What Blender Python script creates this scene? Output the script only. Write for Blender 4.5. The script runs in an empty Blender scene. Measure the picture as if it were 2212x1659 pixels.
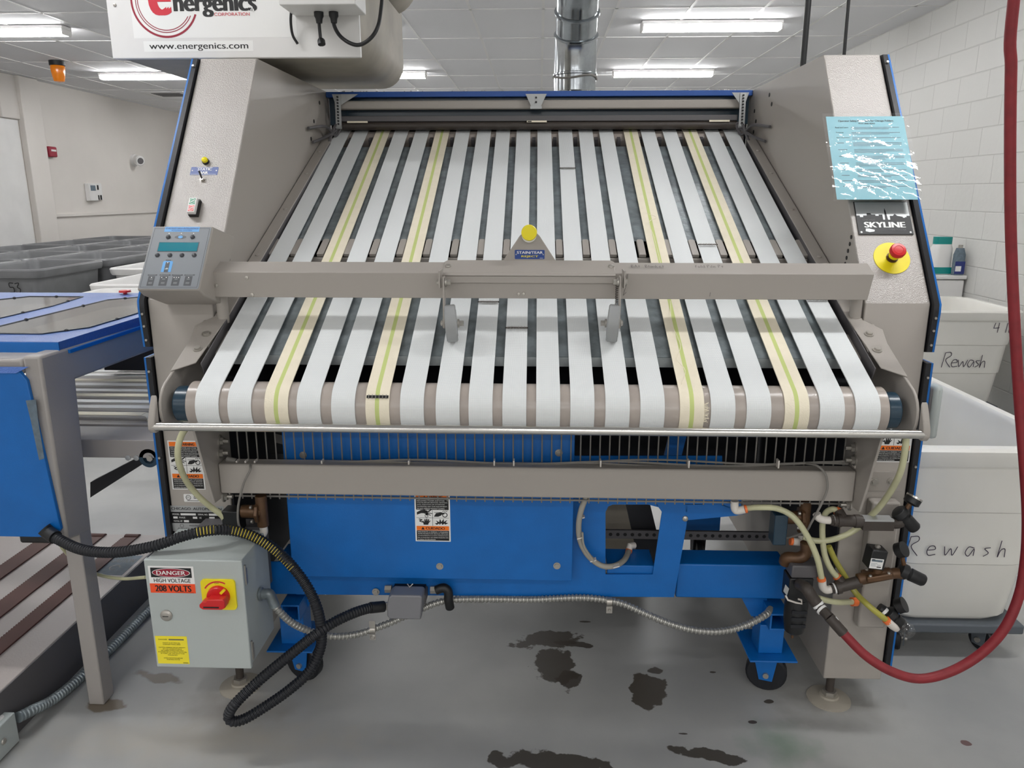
import bpy, bmesh, math, random
from mathutils import Vector as V, Matrix
random.seed(7)
SC = bpy.context.scene
COL = SC.collection
PI = math.pi

# ------------------------------------------------------------------ camera, world, exposure
FPX = 1650.0
PITCH = math.atan(410 / 1650)
YAW = math.atan(59 * math.cos(PITCH) / 1650)
EYE = V((0, 0, 1.55))
FW = V((-math.sin(YAW) * math.cos(PITCH), math.cos(YAW) * math.cos(PITCH), -math.sin(PITCH)))
RT = V((math.cos(YAW), math.sin(YAW), 0))
UP = RT.cross(FW)
cam_d = bpy.data.cameras.new('camera')
cam_d.sensor_width = 36
cam_d.lens = 36 * FPX / 2212
cam_d.clip_start = 0.05
cam = bpy.data.objects.new('camera', cam_d)
COL.objects.link(cam)
cam.matrix_world = Matrix(((RT.x, UP.x, -FW.x, EYE.x), (RT.y, UP.y, -FW.y, EYE.y), (RT.z, UP.z, -FW.z, EYE.z), (0, 0, 0, 1)))
SC.camera = cam
w = bpy.data.worlds.new('world')
SC.world = w
w.use_nodes = True
w.node_tree.nodes['Background'].inputs[0].default_value = (0.8, 0.85, 0.9, 1)
w.node_tree.nodes['Background'].inputs[1].default_value = 0.05
SC.view_settings.view_transform = 'Standard'
SC.view_settings.look = 'None'
SC.view_settings.gamma = 1
SC.view_settings.use_curve_mapping = False
SC.view_settings.exposure = 1.0
LAMP = 21.0                       # strength of the ceiling tubes
CEIL = 3.05
WL, WR, WB, WF = -6.86, 3.29, 17.0, -9.5

# unseen lights behind the camera; farther rows added and boosted to fill front faces
for y_, e_ in ((-0.85, 5.0), (-3.6, 17.0), (-6.4, 28.0)):
    for x_ in (-4.97, -2.05, 0.2, 1.9):
        l_ = bpy.data.lights.new('unseen_rear_light', 'AREA'); l_.shape = 'RECTANGLE'; l_.size = 1.2; l_.size_y = 0.14; l_.energy = e_; l_.color = (1, .992, .985)
        o_ = bpy.data.objects.new('unseen_rear_light', l_); COL.objects.link(o_); o_.location = (x_, y_, CEIL - .09)

# ------------------------------------------------------------------ measuring helpers
def ray(px, py):
    return FW + RT * ((px - 1106) / FPX) - UP * ((py - 829.5) / FPX)
def at(px, py, y):
    d = ray(px, py); return EYE + d * (y / d.y)
def atz(px, py, z):
    d = ray(px, py); return EYE + d * ((z - EYE.z) / d.z)
def atx(px, py, x):
    d = ray(px, py); return EYE + d * (x / d.x)
def on(px, py, p0, n):
    d = ray(px, py); n = V(n); return EYE + d * ((V(p0) - EYE).dot(n) / d.dot(n))

# ------------------------------------------------------------------ materials
def lin(c):
    return tuple(((x / 255) / 12.92 if x / 255 <= 0.04045 else ((x / 255 + 0.055) / 1.055) ** 2.4) for x in c) + (1,)
def mat(name, rgb, rough=0.5, metal=0.0, bump=0, bscale=100, var=0, vscale=3, spec=0.5, emit=0, coat=0, vdark=None, detail=3):
    m = bpy.data.materials.new(name); m.use_nodes = True
    nt = m.node_tree; N = nt.nodes; L = nt.links
    b = N['Principled BSDF']
    b.inputs['Base Color'].default_value = lin(rgb)
    b.inputs['Roughness'].default_value = rough
    b.inputs['Metallic'].default_value = metal
    b.inputs['Specular IOR Level'].default_value = spec
    b.inputs['Coat Weight'].default_value = coat; b.inputs['Coat Roughness'].default_value = .14
    if emit:
        b.inputs['Emission Color'].default_value = lin(rgb); b.inputs['Emission Strength'].default_value = emit
    if bump or var:
        tc = N.new('ShaderNodeTexCoord')
        mp = N.new('ShaderNodeNewGeometry')
    if var:
        n = N.new('ShaderNodeTexNoise'); n.inputs['Scale'].default_value = vscale; n.inputs['Detail'].default_value = 5
        L.new(mp.outputs['Position'], n.inputs['Vector'])
        r = N.new('ShaderNodeValToRGB')
        d = vdark or tuple(int(c * (1 - var)) for c in rgb)
        r.color_ramp.elements[0].position = 0.3; r.color_ramp.elements[0].color = lin(d)
        r.color_ramp.elements[1].position = 0.65; r.color_ramp.elements[1].color = lin(rgb)
        L.new(n.outputs['Fac'], r.inputs['Fac']); L.new(r.outputs['Color'], b.inputs['Base Color'])
    if bump:
        bp = None
        n2 = N.new('ShaderNodeTexNoise'); n2.inputs['Scale'].default_value = bscale; n2.inputs['Detail'].default_value = detail
        L.new(mp.outputs['Position'], n2.inputs['Vector'])
        bp = N.new('ShaderNodeBump'); bp.inputs['Strength'].default_value = bump; bp.inputs['Distance'].default_value = 0.004
        L.new(n2.outputs['Fac'], bp.inputs['Height']); L.new(bp.outputs['Normal'], b.inputs['Normal'])
        if coat: L.new(bp.outputs['Normal'], b.inputs['Coat Normal'])
    return m
M = {}
M['grey'] = mat('grey_enamel', (164, 158, 151), 0.42, bump=0.12, bscale=260)
M['hammer'] = mat('hammered_grey_enamel', (166, 160, 154), 0.3, bump=0.4, bscale=330, detail=2, spec=0.7, coat=0.4)
M['greysmooth'] = mat('smooth_grey_enamel', (162, 156, 149), 0.45)
M['greydark'] = mat('dark_grey_enamel', (92, 90, 92), 0.5)
M['leftgrey'] = mat('cool_grey_enamel', (158, 153, 149), 0.45, bump=0.1, bscale=250)
M['roller'] = mat('roller_paint', (178, 168, 160), 0.26, var=0.08, vscale=9)
M['blue'] = mat('blue_enamel', (0, 104, 186), 0.42, bump=0.08, bscale=260, var=0.06, vscale=8)
M['bluetop'] = mat('blue_textured_sheen', (66, 100, 166), 0.36, bump=0.4, bscale=230)  # table top blue paled: reflected sheen put into the base colour
M['hood'] = mat('hood_blue', (34, 82, 160), 0.4)
M['navy'] = mat('navy_plastic', (38, 62, 78), 0.25)
M['black'] = mat('black_plastic', (24, 25, 27), 0.45)
M['rubber'] = mat('black_rubber', (22, 24, 30), 0.5)
M['void'] = mat('interior_shade_black', (14, 16, 26), 0.7)  # near-black: paints shade on the interior sheets, also the black rear caster fork
M['galv'] = mat('galvanised_pan', (136, 146, 150), 0.3, metal=0.3, var=0.25, vscale=22, bump=0.25, bscale=70)
M['galvedge'] = mat('galvanised_edge', (170, 178, 180), 0.4, metal=0.6, var=0.15, vscale=25)
M['zinc'] = mat('zinc_bolt', (176, 172, 165), 0.35, metal=0.7)
M['chrome'] = mat('polished_bar', (205, 203, 198), 0.2, metal=1.0)
M['duct'] = mat('galvanised_duct', (188, 194, 198), 0.16, metal=1.0, var=0.12, vscale=20)
def weave():
    m = mat('white_belt', (232, 235, 236), 0.7, spec=0.3)
    nt = m.node_tree; N = nt.nodes; L = nt.links; b = N['Principled BSDF']
    geo = N.new('ShaderNodeNewGeometry'); k = 2 * PI / .0048; sn = []
    for vec in ((k, k * .65, k * .8), (k, -k * .65, -k * .8)):
        d = N.new('ShaderNodeVectorMath'); d.operation = 'DOT_PRODUCT'; d.inputs[1].default_value = vec; L.new(geo.outputs['Position'], d.inputs[0])
        q = N.new('ShaderNodeMath'); q.operation = 'SINE'; L.new(d.outputs['Value'], q.inputs[0]); sn.append(q)
    mu = N.new('ShaderNodeMath'); mu.operation = 'MULTIPLY'; L.new(sn[0].outputs[0], mu.inputs[0]); L.new(sn[1].outputs[0], mu.inputs[1])
    mr = N.new('ShaderNodeMapRange'); mr.inputs['From Min'].default_value = -.2; mr.inputs['From Max'].default_value = .5; L.new(mu.outputs[0], mr.inputs['Value'])
    mx = N.new('ShaderNodeMix'); mx.data_type = 'RGBA'; mx.inputs['A'].default_value = lin((236, 238, 238)); mx.inputs['B'].default_value = lin((216, 221, 222)); L.new(mr.outputs[0], mx.inputs['Factor']); L.new(mx.outputs['Result'], b.inputs['Base Color'])
    bp = N.new('ShaderNodeBump'); bp.inputs['Strength'].default_value = .35; bp.inputs['Distance'].default_value = .001; bp.invert = True; L.new(mr.outputs[0], bp.inputs['Height']); L.new(bp.outputs['Normal'], b.inputs['Normal'])
    return m
M['belt'] = weave()
M['wheel'] = mat('wheel_grey', (150, 152, 152), 0.5)
M['cream'] = mat('cream_belt', (243, 234, 212), 0.75, bump=0.2, bscale=300, spec=0.25, var=0.02, vscale=30)
M['stripe'] = mat('green_stripe', (200, 212, 136), 0.75, spec=0.25)
M['white'] = mat('white_label', (236, 236, 234), 0.5)
M['whitep'] = mat('white_enamel', (226, 225, 223), 0.4, var=0.03, vscale=4)
M['housing'] = mat('lint_housing', (172, 165, 152), 0.6, var=0.2, vscale=3.5, bump=0.1, bscale=30)
M['ink'] = mat('black_ink', (18, 18, 20), 0.5)
M['red'] = mat('logo_red', (206, 38, 58), 0.5)
M['crimson'] = mat('dark_red_ink', (150, 28, 52), 0.5)
M['redplastic'] = mat('red_plastic', (205, 34, 36), 0.3)
M['yellow'] = mat('yellow_plastic', (240, 222, 24), 0.4)
M['ylabel'] = mat('yellow_label', (246, 228, 50), 0.5)
M['orange'] = mat('orange_label', (250, 122, 20), 0.5)
M['vorange'] = mat('red_orange_label', (246, 82, 34), 0.5)
M['blab'] = mat('blue_label', (28, 66, 140), 0.4)
M['sky'] = mat('light_blue_label', (84, 160, 222), 0.4)
M['cons'] = mat('console_grey', (116, 121, 127), 0.42)
M['consd'] = mat('console_dark', (58, 61, 66), 0.35)
M['lcd'] = mat('teal_display', (0, 112, 128), 0.12, spec=0.6, emit=0.12)
M['green'] = mat('green_button', (20, 140, 105), 0.4)
M['ebox'] = mat('cabinet_grey', (176, 183, 181), 0.45, bump=0.06, bscale=200)
M['flex'] = mat('flex_conduit', (168, 167, 162), 0.34, metal=0.55)
M['hosered'] = mat('red_hose', (138, 34, 42), 0.55, var=0.1, vscale=30)
M['tubing'] = mat('yellowed_tubing', (206, 205, 166), 0.3, var=0.12, vscale=12, coat=0.2)
M['tubingy'] = mat('olive_tubing', (184, 178, 84), 0.3, var=0.15, vscale=12)
M['greyhose'] = mat('grey_hose', (160, 156, 146), 0.5)
M['iron'] = mat('black_iron_pipe', (62, 55, 50), 0.5, bump=0.2, bscale=120)
M['brass'] = mat('aged_brass', (104, 76, 52), 0.42, metal=0.35, var=0.2, vscale=30)
M['fitting'] = mat('white_fitting', (222, 216, 208), 0.35)
M['ored'] = mat('orange_collar', (240, 120, 60), 0.4)
M['wire'] = mat('grey_cable', (128, 125, 120), 0.5)
M['silver'] = mat('silver_plate', (176, 178, 178), 0.4, metal=0.4)
M['conn'] = mat('connector_grey', (128, 128, 132), 0.4, metal=0.2)
M['paper'] = mat('aqua_paper', (136, 190, 202), 0.6)
M['tote'] = mat('white_tote', (229, 227, 220), 0.32, var=0.03, vscale=3)
M['totegrey'] = mat('grey_tote', (116, 117, 119), 0.36, var=0.08, vscale=6)
M['dolly'] = mat('dolly_grey', (86, 92, 98), 0.5)
M['brown'] = mat('brown_belt', (84, 50, 44), 0.6)
M['rampm'] = mat('ramp_grey', (168, 160, 156), 0.36, bump=0.15, bscale=160)
M['acry'] = mat('clear_window', (196, 191, 186), 0.1, spec=0.6)
M['amber'] = mat('amber_lens', (214, 118, 8), 0.15, emit=0.08)
M['tubew'] = mat('lamp_diffuser', (253, 253, 253), 0.4, emit=LAMP)
M['lamph'] = mat('lamp_housing', (232, 230, 228), 0.4)
M['teal'] = mat('teal_cap', (10, 140, 135), 0.35)
M['navyb'] = mat('navy_bottle', (40, 52, 120), 0.3)
M['fluff'] = mat('lint', (196, 190, 182), 0.9)
M['tape'] = mat('grey_tape', (108, 124, 136), 0.6, var=0.15, vscale=60)
M['walll'] = mat('painted_wall', (222, 217, 211), 0.6, var=0.03, vscale=1.2)
M['ybraid'] = mat('yellow_wire', (230, 208, 84), 0.45)
M['pencil'] = mat('marker_ink', (62, 52, 70), 0.6)
M['scrib'] = mat('pencil_scribble', (96, 92, 90), 0.7)
def clear_plastic():
    m = bpy.data.materials.new('clear_sleeve'); m.use_nodes = True
    nt = m.node_tree; N = nt.nodes; L = nt.links
    N.remove(N['Principled BSDF'])
    t = N.new('ShaderNodeBsdfTransparent'); g = N.new('ShaderNodeBsdfGlossy'); g.inputs['Roughness'].default_value = 0.06
    mx = N.new('ShaderNodeMixShader'); mx.inputs[0].default_value = 0.10
    geo = N.new('ShaderNodeNewGeometry')
    n = N.new('ShaderNodeTexNoise'); n.inputs['Scale'].default_value = 26; n.inputs['Detail'].default_value = 3
    bp = N.new('ShaderNodeBump'); bp.inputs['Strength'].default_value = 0.4; bp.inputs['Distance'].default_value = 0.012
    L.new(geo.outputs['Position'], n.inputs['Vector']); L.new(n.outputs['Fac'], bp.inputs['Height'])
    L.new(bp.outputs['Normal'], g.inputs['Normal'])
    L.new(t.outputs[0], mx.inputs[1]); L.new(g.outputs[0], mx.inputs[2])
    L.new(mx.outputs[0], N['Material Output'].inputs[0])
    return m
M['sleeve'] = clear_plastic()
def glass():
    m = bpy.data.materials.new('clear_window'); m.use_nodes = True
    nt = m.node_tree; N = nt.nodes; L = nt.links; N.remove(N['Principled BSDF'])
    t = N.new('ShaderNodeBsdfTransparent'); t.inputs[0].default_value = (.86, .87, .86, 1); g = N.new('ShaderNodeBsdfGlossy'); g.inputs['Roughness'].default_value = 0.1
    mx = N.new('ShaderNodeMixShader'); f = N.new('ShaderNodeLayerWeight'); f.inputs['Blend'].default_value = .5
    pw = N.new('ShaderNodeMath'); pw.operation = 'POWER'; pw.inputs[1].default_value = 2.0; L.new(f.outputs['Facing'], pw.inputs[0])
    ad = N.new('ShaderNodeMath'); ad.operation = 'MULTIPLY_ADD'; ad.inputs[1].default_value = .9; ad.inputs[2].default_value = .05; L.new(pw.outputs[0], ad.inputs[0])
    L.new(ad.outputs[0], mx.inputs[0]); L.new(t.outputs[0], mx.inputs[1]); L.new(g.outputs[0], mx.inputs[2]); L.new(mx.outputs[0], N['Material Output'].inputs[0])
    return m
M['acry'] = glass()

def floor_mat():
    m = bpy.data.materials.new('painted_concrete_floor'); m.use_nodes = True
    nt = m.node_tree; N = nt.nodes; L = nt.links; b = N['Principled BSDF']
    geo = N.new('ShaderNodeNewGeometry')
    n = N.new('ShaderNodeTexNoise'); n.inputs['Scale'].default_value = 1.7; n.inputs['Detail'].default_value = 8
    L.new(geo.outputs['Position'], n.inputs['Vector'])
    r = N.new('ShaderNodeValToRGB')
    r.color_ramp.elements[0].position = 0.3; r.color_ramp.elements[0].color = lin((150, 151, 150))
    r.color_ramp.elements[1].position = 0.7; r.color_ramp.elements[1].color = lin((178, 178, 175))
    L.new(n.outputs['Fac'], r.inputs['Fac'])
    col = r.outputs['Color']
    wob = N.new('ShaderNodeTexNoise'); wob.inputs['Scale'].default_value = 16; wob.inputs['Detail'].default_value = 6
    L.new(geo.outputs['Position'], wob.inputs['Vector'])
    ws = N.new('ShaderNodeMath'); ws.operation = 'MULTIPLY_ADD'; ws.inputs[1].default_value = 2.6; ws.inputs[2].default_value = -1.3
    L.new(wob.outputs['Fac'], ws.inputs[0])
    # damp patches and scuffs: centre pixel on the floor, size (m), turn, colour, softness
    st = [((1185, 1382), .11, .05, .2, (62, 54, 44), .06), ((1245, 1392), .07, .018, -.15, (64, 56, 48), .06), ((1200, 1435), .065, .1, .25, (60, 52, 42), .06),
          ((1230, 1465), .04, .045, .3, (58, 50, 42), .06), ((1398, 1490), .06, .075, -.3, (64, 56, 46), .06), ((1415, 1448), .028, .02, 0, (62, 54, 46), .06),
          ((1190, 1648), .16, .04, -.1, (62, 56, 48), .05), ((1540, 1634), .095, .024, -.2, (64, 58, 50), .05), ((1476, 1585), .02, .006, 0, (62, 56, 50), .05),
          ((345, 1463), .075, .022, -.2, (120, 112, 100), .2), ((1690, 1608), .07, .06, 0, (92, 128, 98), .9), ((228, 1523), .05, .03, 0, (112, 100, 84), .15),
          ((505, 1530), .12, .06, 0, (128, 118, 106), .8), ((1792, 1512), .13, .09, 0, (132, 128, 120), .7), ((2086, 1605), .012, .012, 0, (96, 66, 66), .05),
          ((1540, 1452), .012, .006, 0, (70, 62, 54), .05), ((1660, 1515), .016, .01, .4, (72, 64, 56), .05), ((420, 1600), .3, .06, 0, (176, 168, 152), 1.0),
          ((1265, 1343), .02, .006, 0, (62, 54, 44), .05), ((1625, 1560), .01, .006, 0, (70, 60, 54), .05), ((165, 1160), .05, .03, 0, (130, 112, 92), .2)]
    for (px, py), sx, sy, rot, c, soft in st:
        p = atz(px, py, 0)
        mp = N.new('ShaderNodeMapping'); mp.vector_type = 'TEXTURE'
        mp.inputs['Location'].default_value = p; mp.inputs['Rotation'].default_value = (0, 0, rot); mp.inputs['Scale'].default_value = (sx, sy, 1)
        L.new(geo.outputs['Position'], mp.inputs['Vector'])
        ln = N.new('ShaderNodeVectorMath'); ln.operation = 'LENGTH'; L.new(mp.outputs[0], ln.inputs[0])
        ad = N.new('ShaderNodeMath'); ad.operation = 'ADD'; L.new(ln.outputs['Value'], ad.inputs[0]); L.new(ws.outputs[0], ad.inputs[1])
        mr = N.new('ShaderNodeMapRange'); mr.inputs['From Min'].default_value = 1 + soft; mr.inputs['From Max'].default_value = 1 - soft; mr.inputs['To Max'].default_value = 0.92 if soft < .5 else .5
        L.new(ad.outputs[0], mr.inputs['Value'])
        mx = N.new('ShaderNodeMix'); mx.data_type = 'RGBA'
        L.new(mr.outputs[0], mx.inputs['Factor']); L.new(col, mx.inputs['A']); mx.inputs['B'].default_value = lin(c)
        col = mx.outputs['Result']
    L.new(col, b.inputs['Base Color'])
    b.inputs['Roughness'].default_value = 0.38
    bp = N.new('ShaderNodeBump'); bp.inputs['Strength'].default_value = 0.15; bp.inputs['Distance'].default_value = 0.004
    L.new(wob.outputs['Fac'], bp.inputs['Height']); L.new(bp.outputs['Normal'], b.inputs['Normal'])
    return m
def block_mat():
    m = bpy.data.materials.new('painted_block_wall'); m.use_nodes = True
    nt = m.node_tree; N = nt.nodes; L = nt.links; b = N['Principled BSDF']
    geo = N.new('ShaderNodeNewGeometry'); sp = N.new('ShaderNodeSeparateXYZ'); cb = N.new('ShaderNodeCombineXYZ')
    L.new(geo.outputs['Position'], sp.inputs[0]); L.new(sp.outputs['Y'], cb.inputs['X']); L.new(sp.outputs['Z'], cb.inputs['Y'])
    br = N.new('ShaderNodeTexBrick'); br.inputs['Scale'].default_value = 1.0
    br.inputs['Brick Width'].default_value = 0.406; br.inputs['Row Height'].default_value = 0.203
    br.inputs['Mortar Size'].default_value = 0.006; br.inputs['Mortar Smooth'].default_value = 0.6
    br.inputs['Color1'].default_value = lin((212, 211, 207)); br.inputs['Color2'].default_value = lin((209, 208, 204)); br.inputs['Mortar'].default_value = lin((200, 199, 195))
    L.new(cb.outputs[0], br.inputs['Vector'])
    L.new(br.outputs['Color'], b.inputs['Base Color'])
    inv = N.new('ShaderNodeMath'); inv.operation = 'SUBTRACT'; inv.inputs[0].default_value = 1; L.new(br.outputs['Fac'], inv.inputs[1])
    n = N.new('ShaderNodeTexNoise'); n.inputs['Scale'].default_value = 25; n.inputs['Detail'].default_value = 6; L.new(geo.outputs['Position'], n.inputs['Vector'])
    ma = N.new('ShaderNodeMath'); ma.operation = 'MULTIPLY_ADD'; ma.inputs[1].default_value = 0.35; L.new(n.outputs['Fac'], ma.inputs[0]); L.new(inv.outputs[0], ma.inputs[2])
    bp = N.new('ShaderNodeBump'); bp.inputs['Strength'].default_value = 0.5; bp.inputs['Distance'].default_value = 0.007
    L.new(ma.outputs[0], bp.inputs['Height']); L.new(bp.outputs['Normal'], b.inputs['Normal'])
    b.inputs['Roughness'].default_value = 0.5
    return m
M['floor'] = floor_mat()
M['block'] = block_mat()
M['tile'] = mat('ceiling_tile', (226, 226, 228), 0.8, bump=0.3, bscale=90, spec=0.2)
M['tee'] = mat('ceiling_tee', (226, 225, 224), 0.5)

# ------------------------------------------------------------------ mesh builder
ORG = {}
def wpos(o):
    return ORG.get(o.name, V((0, 0, 0))) if o else V((0, 0, 0))
def thing(name, label, cat, loc, group=None):
    o = bpy.data.objects.new(name, None); COL.objects.link(o); o.empty_display_size = 0.1
    o.location = loc; ORG[o.name] = V(loc)
    return tag(o, label, cat, group)
def tag(o, label, cat, group=None):
    o['label'] = label; o['category'] = cat
    if group: o['group'] = group
    return o
class MB:
    def __init__(s, m='grey'):
        s.v = []; s.f = []; s.mi = []; s.ms = []; s.m(m)
    def m(s, name):
        if name not in s.ms: s.ms.append(name)
        s.cur = s.ms.index(name); return s
    def add(s, vs, fs):
        b = len(s.v); s.v += [tuple(p) for p in vs]
        for f in fs: s.f.append([b + i for i in f]); s.mi.append(s.cur)
        return s
    def box(s, x0, y0, z0, x1, y1, z1):
        return s.add([(x0, y0, z0), (x1, y0, z0), (x1, y1, z0), (x0, y1, z0), (x0, y0, z1), (x1, y0, z1), (x1, y1, z1), (x0, y1, z1)],
                     [(3, 2, 1, 0), (4, 5, 6, 7), (0, 1, 5, 4), (1, 2, 6, 5), (2, 3, 7, 6), (3, 0, 4, 7)])
    def obox(s, c, U, W, N, a, b, d):
        c = V(c); U = V(U).normalized() * a / 2; W = V(W).normalized() * b / 2; N = V(N).normalized() * d / 2
        return s.add([c - U - W - N, c + U - W - N, c + U + W - N, c - U + W - N, c - U - W + N, c + U - W + N, c + U + W + N, c - U + W + N],
                     [(3, 2, 1, 0), (4, 5, 6, 7), (0, 1, 5, 4), (1, 2, 6, 5), (2, 3, 7, 6), (3, 0, 4, 7)])
    def slab(s, pts, off):
        pts = [V(p) for p in pts]; off = V(off); n = len(pts)
        fs = [tuple(range(n)), tuple(range(2 * n - 1, n - 1, -1))] + [(i, (i + 1) % n, (i + 1) % n + n, i + n) for i in range(n)]
        return s.add(pts + [p + off for p in pts], fs)
    def prism(s, pts, axis, a0, a1):
        k = 'xyz'.index(axis)
        def mk(p, a):
            l = list(p); l.insert(k, a); return tuple(l)
        n = len(pts)
        fs = [tuple(range(n)), tuple(range(2 * n - 1, n - 1, -1))] + [(i, (i + 1) % n, (i + 1) % n + n, i + n) for i in range(n)]
        return s.add([mk(p, a0) for p in pts] + [mk(p, a1) for p in pts], fs)
    def sweep(s, pts, rads, n=12, caps=True, cyc=False):
        pts = [V(p) for p in pts]; k = len(pts)
        if not hasattr(rads, '__len__'): rads = [rads] * k
        T = []
        for i in range(k):
            a = pts[max(i - 1, 0)]; c = pts[min(i + 1, k - 1)]
            t = (c - a)
            T.append(t.normalized() if t.length > 1e-9 else (T[-1] if T else V((0, 0, 1))))
        nrm = T[0].orthogonal().normalized(); vs = []
        for i in range(k):
            nrm = (nrm - T[i] * nrm.dot(T[i]))
            nrm = nrm.normalized() if nrm.length > 1e-6 else T[i].orthogonal().normalized()
            bn = T[i].cross(nrm)
            for j in range(n):
                a = 2 * PI * j / n
                vs.append(pts[i] + (nrm * math.cos(a) + bn * math.sin(a)) * rads[i])
        fs = []
        for i in range(k - 1):
            for j in range(n):
                fs.append((i * n + j, i * n + (j + 1) % n, (i + 1) * n + (j + 1) % n, (i + 1) * n + j))
        if caps:
            fs.append(tuple(range(n - 1, -1, -1))); fs.append(tuple(range((k - 1) * n, k * n)))
        return s.add(vs, fs)
    def cyl(s, p0, p1, r0, r1=None, n=20):
        return s.sweep([p0, p1], [r0, r0 if r1 is None else r1], n)
    def lathe(s, p0, ax, prof, n=24):
        p0 = V(p0); ax = V(ax).normalized(); nrm = ax.orthogonal().normalized(); bn = ax.cross(nrm); vs = []; fs = []
        for t, r in prof:
            for j in range(n):
                a = 2 * PI * j / n; vs.append(p0 + ax * t + (nrm * math.cos(a) + bn * math.sin(a)) * max(r, 1e-4))
        k = len(prof)
        for i in range(k - 1):
            for j in range(n): fs.append((i * n + j, i * n + (j + 1) % n, (i + 1) * n + (j + 1) % n, (i + 1) * n + j))
        fs.append(tuple(range(n - 1, -1, -1))); fs.append(tuple(range((k - 1) * n, k * n)))
        return s.add(vs, fs)
    def hexbolt(s, p, d, r=0.008, h=0.006, washer=True):
        p = V(p); d = V(d).normalized()
        if washer: s.sweep([p, p + d * h * .3], [r * 1.45, r * 1.45], 16)
        s.sweep([p, p + d * h], [r, r], 6); return s
    def build(s, name, parent=None, label=None, bevel=0, flat=False, kind=None, sub=0):
        me = bpy.data.meshes.new(name)
        xs = [V(p) for p in s.v]
        lo = V((min(p.x for p in xs), min(p.y for p in xs), min(p.z for p in xs))); hi = V((max(p.x for p in xs), max(p.y for p in xs), max(p.z for p in xs)))
        c = (lo + hi) / 2
        me.from_pydata([p - c for p in xs], [], s.f)
        for n in s.ms: me.materials.append(M[n])
        bm = bmesh.new(); bm.from_mesh(me)
        for f, i in zip(bm.faces, s.mi): f.material_index = i; f.smooth = not flat
        bmesh.ops.recalc_face_normals(bm, faces=bm.faces[:])
        bm.to_mesh(me); bm.free()
        if not flat: me.set_sharp_from_angle(angle=math.radians(38))
        o = bpy.data.objects.new(name, me); COL.objects.link(o)
        ORG[o.name] = c.copy()
        if parent: o.parent = parent
        o.location = c - wpos(parent)
        if label: o['label'] = label
        if kind: o['kind'] = kind
        if bevel:
            b = o.modifiers.new('bevel', 'BEVEL'); b.width = bevel; b.segments = 2; b.limit_method = 'ANGLE'; b.angle_limit = math.radians(40)
        return o
def spline(pts, n=8):
    P = [V(p) for p in pts]; P = [P[0] * 2 - P[1]] + P + [P[-1] * 2 - P[-2]]; out = []
    for i in range(1, len(P) - 2):
        a, b, c, d = P[i - 1:i + 3]
        for k in range(n):
            t = k / n
            out.append(0.5 * ((2 * b) + (c - a) * t + (2 * a - 5 * b + 4 * c - d) * t * t + (3 * b - a - 3 * c + d) * t ** 3))
    out.append(P[-2]); return out
def resample(pts, step):
    out = [pts[0]]; acc = 0
    L = [0]
    for a, b in zip(pts, pts[1:]): L.append(L[-1] + (b - a).length)
    n = max(2, int(L[-1] / step)); j = 0
    for k in range(1, n + 1):
        t = L[-1] * k / n
        while j < len(pts) - 2 and L[j + 1] < t: j += 1
        f = (t - L[j]) / max(L[j + 1] - L[j], 1e-9); out.append(pts[j].lerp(pts[j + 1], min(f, 1)))
    return out
def corr(mb, pts, r, pitch=0.008, depth=0.16, n=12, q=4):
    p = resample(spline(pts, 12), pitch / q)
    mb.sweep(p, [r if i % q < q - 2 else r * (1 - depth) for i in range(len(p))], n)
    return p
def hose(mb, pts, r, n=10, k=10):
    mb.sweep(spline(pts, k), r, n); return mb
def pxs(*pts):
    return [at(*p) for p in pts]

# ------------------------------------------------------------------ flat lettering and printed marks
TXT = {}
def text_geo(s, bold=0.0):
    k = (s, bold)
    if k not in TXT:
        c = bpy.data.curves.new('t', 'FONT'); c.body = s; c.dimensions = '2D'; c.fill_mode = 'FRONT'; c.resolution_u = 5
        o = bpy.data.objects.new('t', c); COL.objects.link(o)
        dg = bpy.context.evaluated_depsgraph_get()
        e = o.evaluated_get(dg); me = e.to_mesh()
        vs = [(v.co.x, v.co.y) for v in me.vertices]; fs = [tuple(p.vertices) for p in me.polygons]
        e.to_mesh_clear(); bpy.data.objects.remove(o); bpy.data.curves.remove(c)
        x0 = min(v[0] for v in vs); x1 = max(v[0] for v in vs); y0 = min(v[1] for v in vs); y1 = max(v[1] for v in vs)
        TXT[k] = ([((a - x0) / (x1 - x0), (b - y0) / (y1 - y0)) for a, b in vs], fs)
    return TXT[k]
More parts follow.
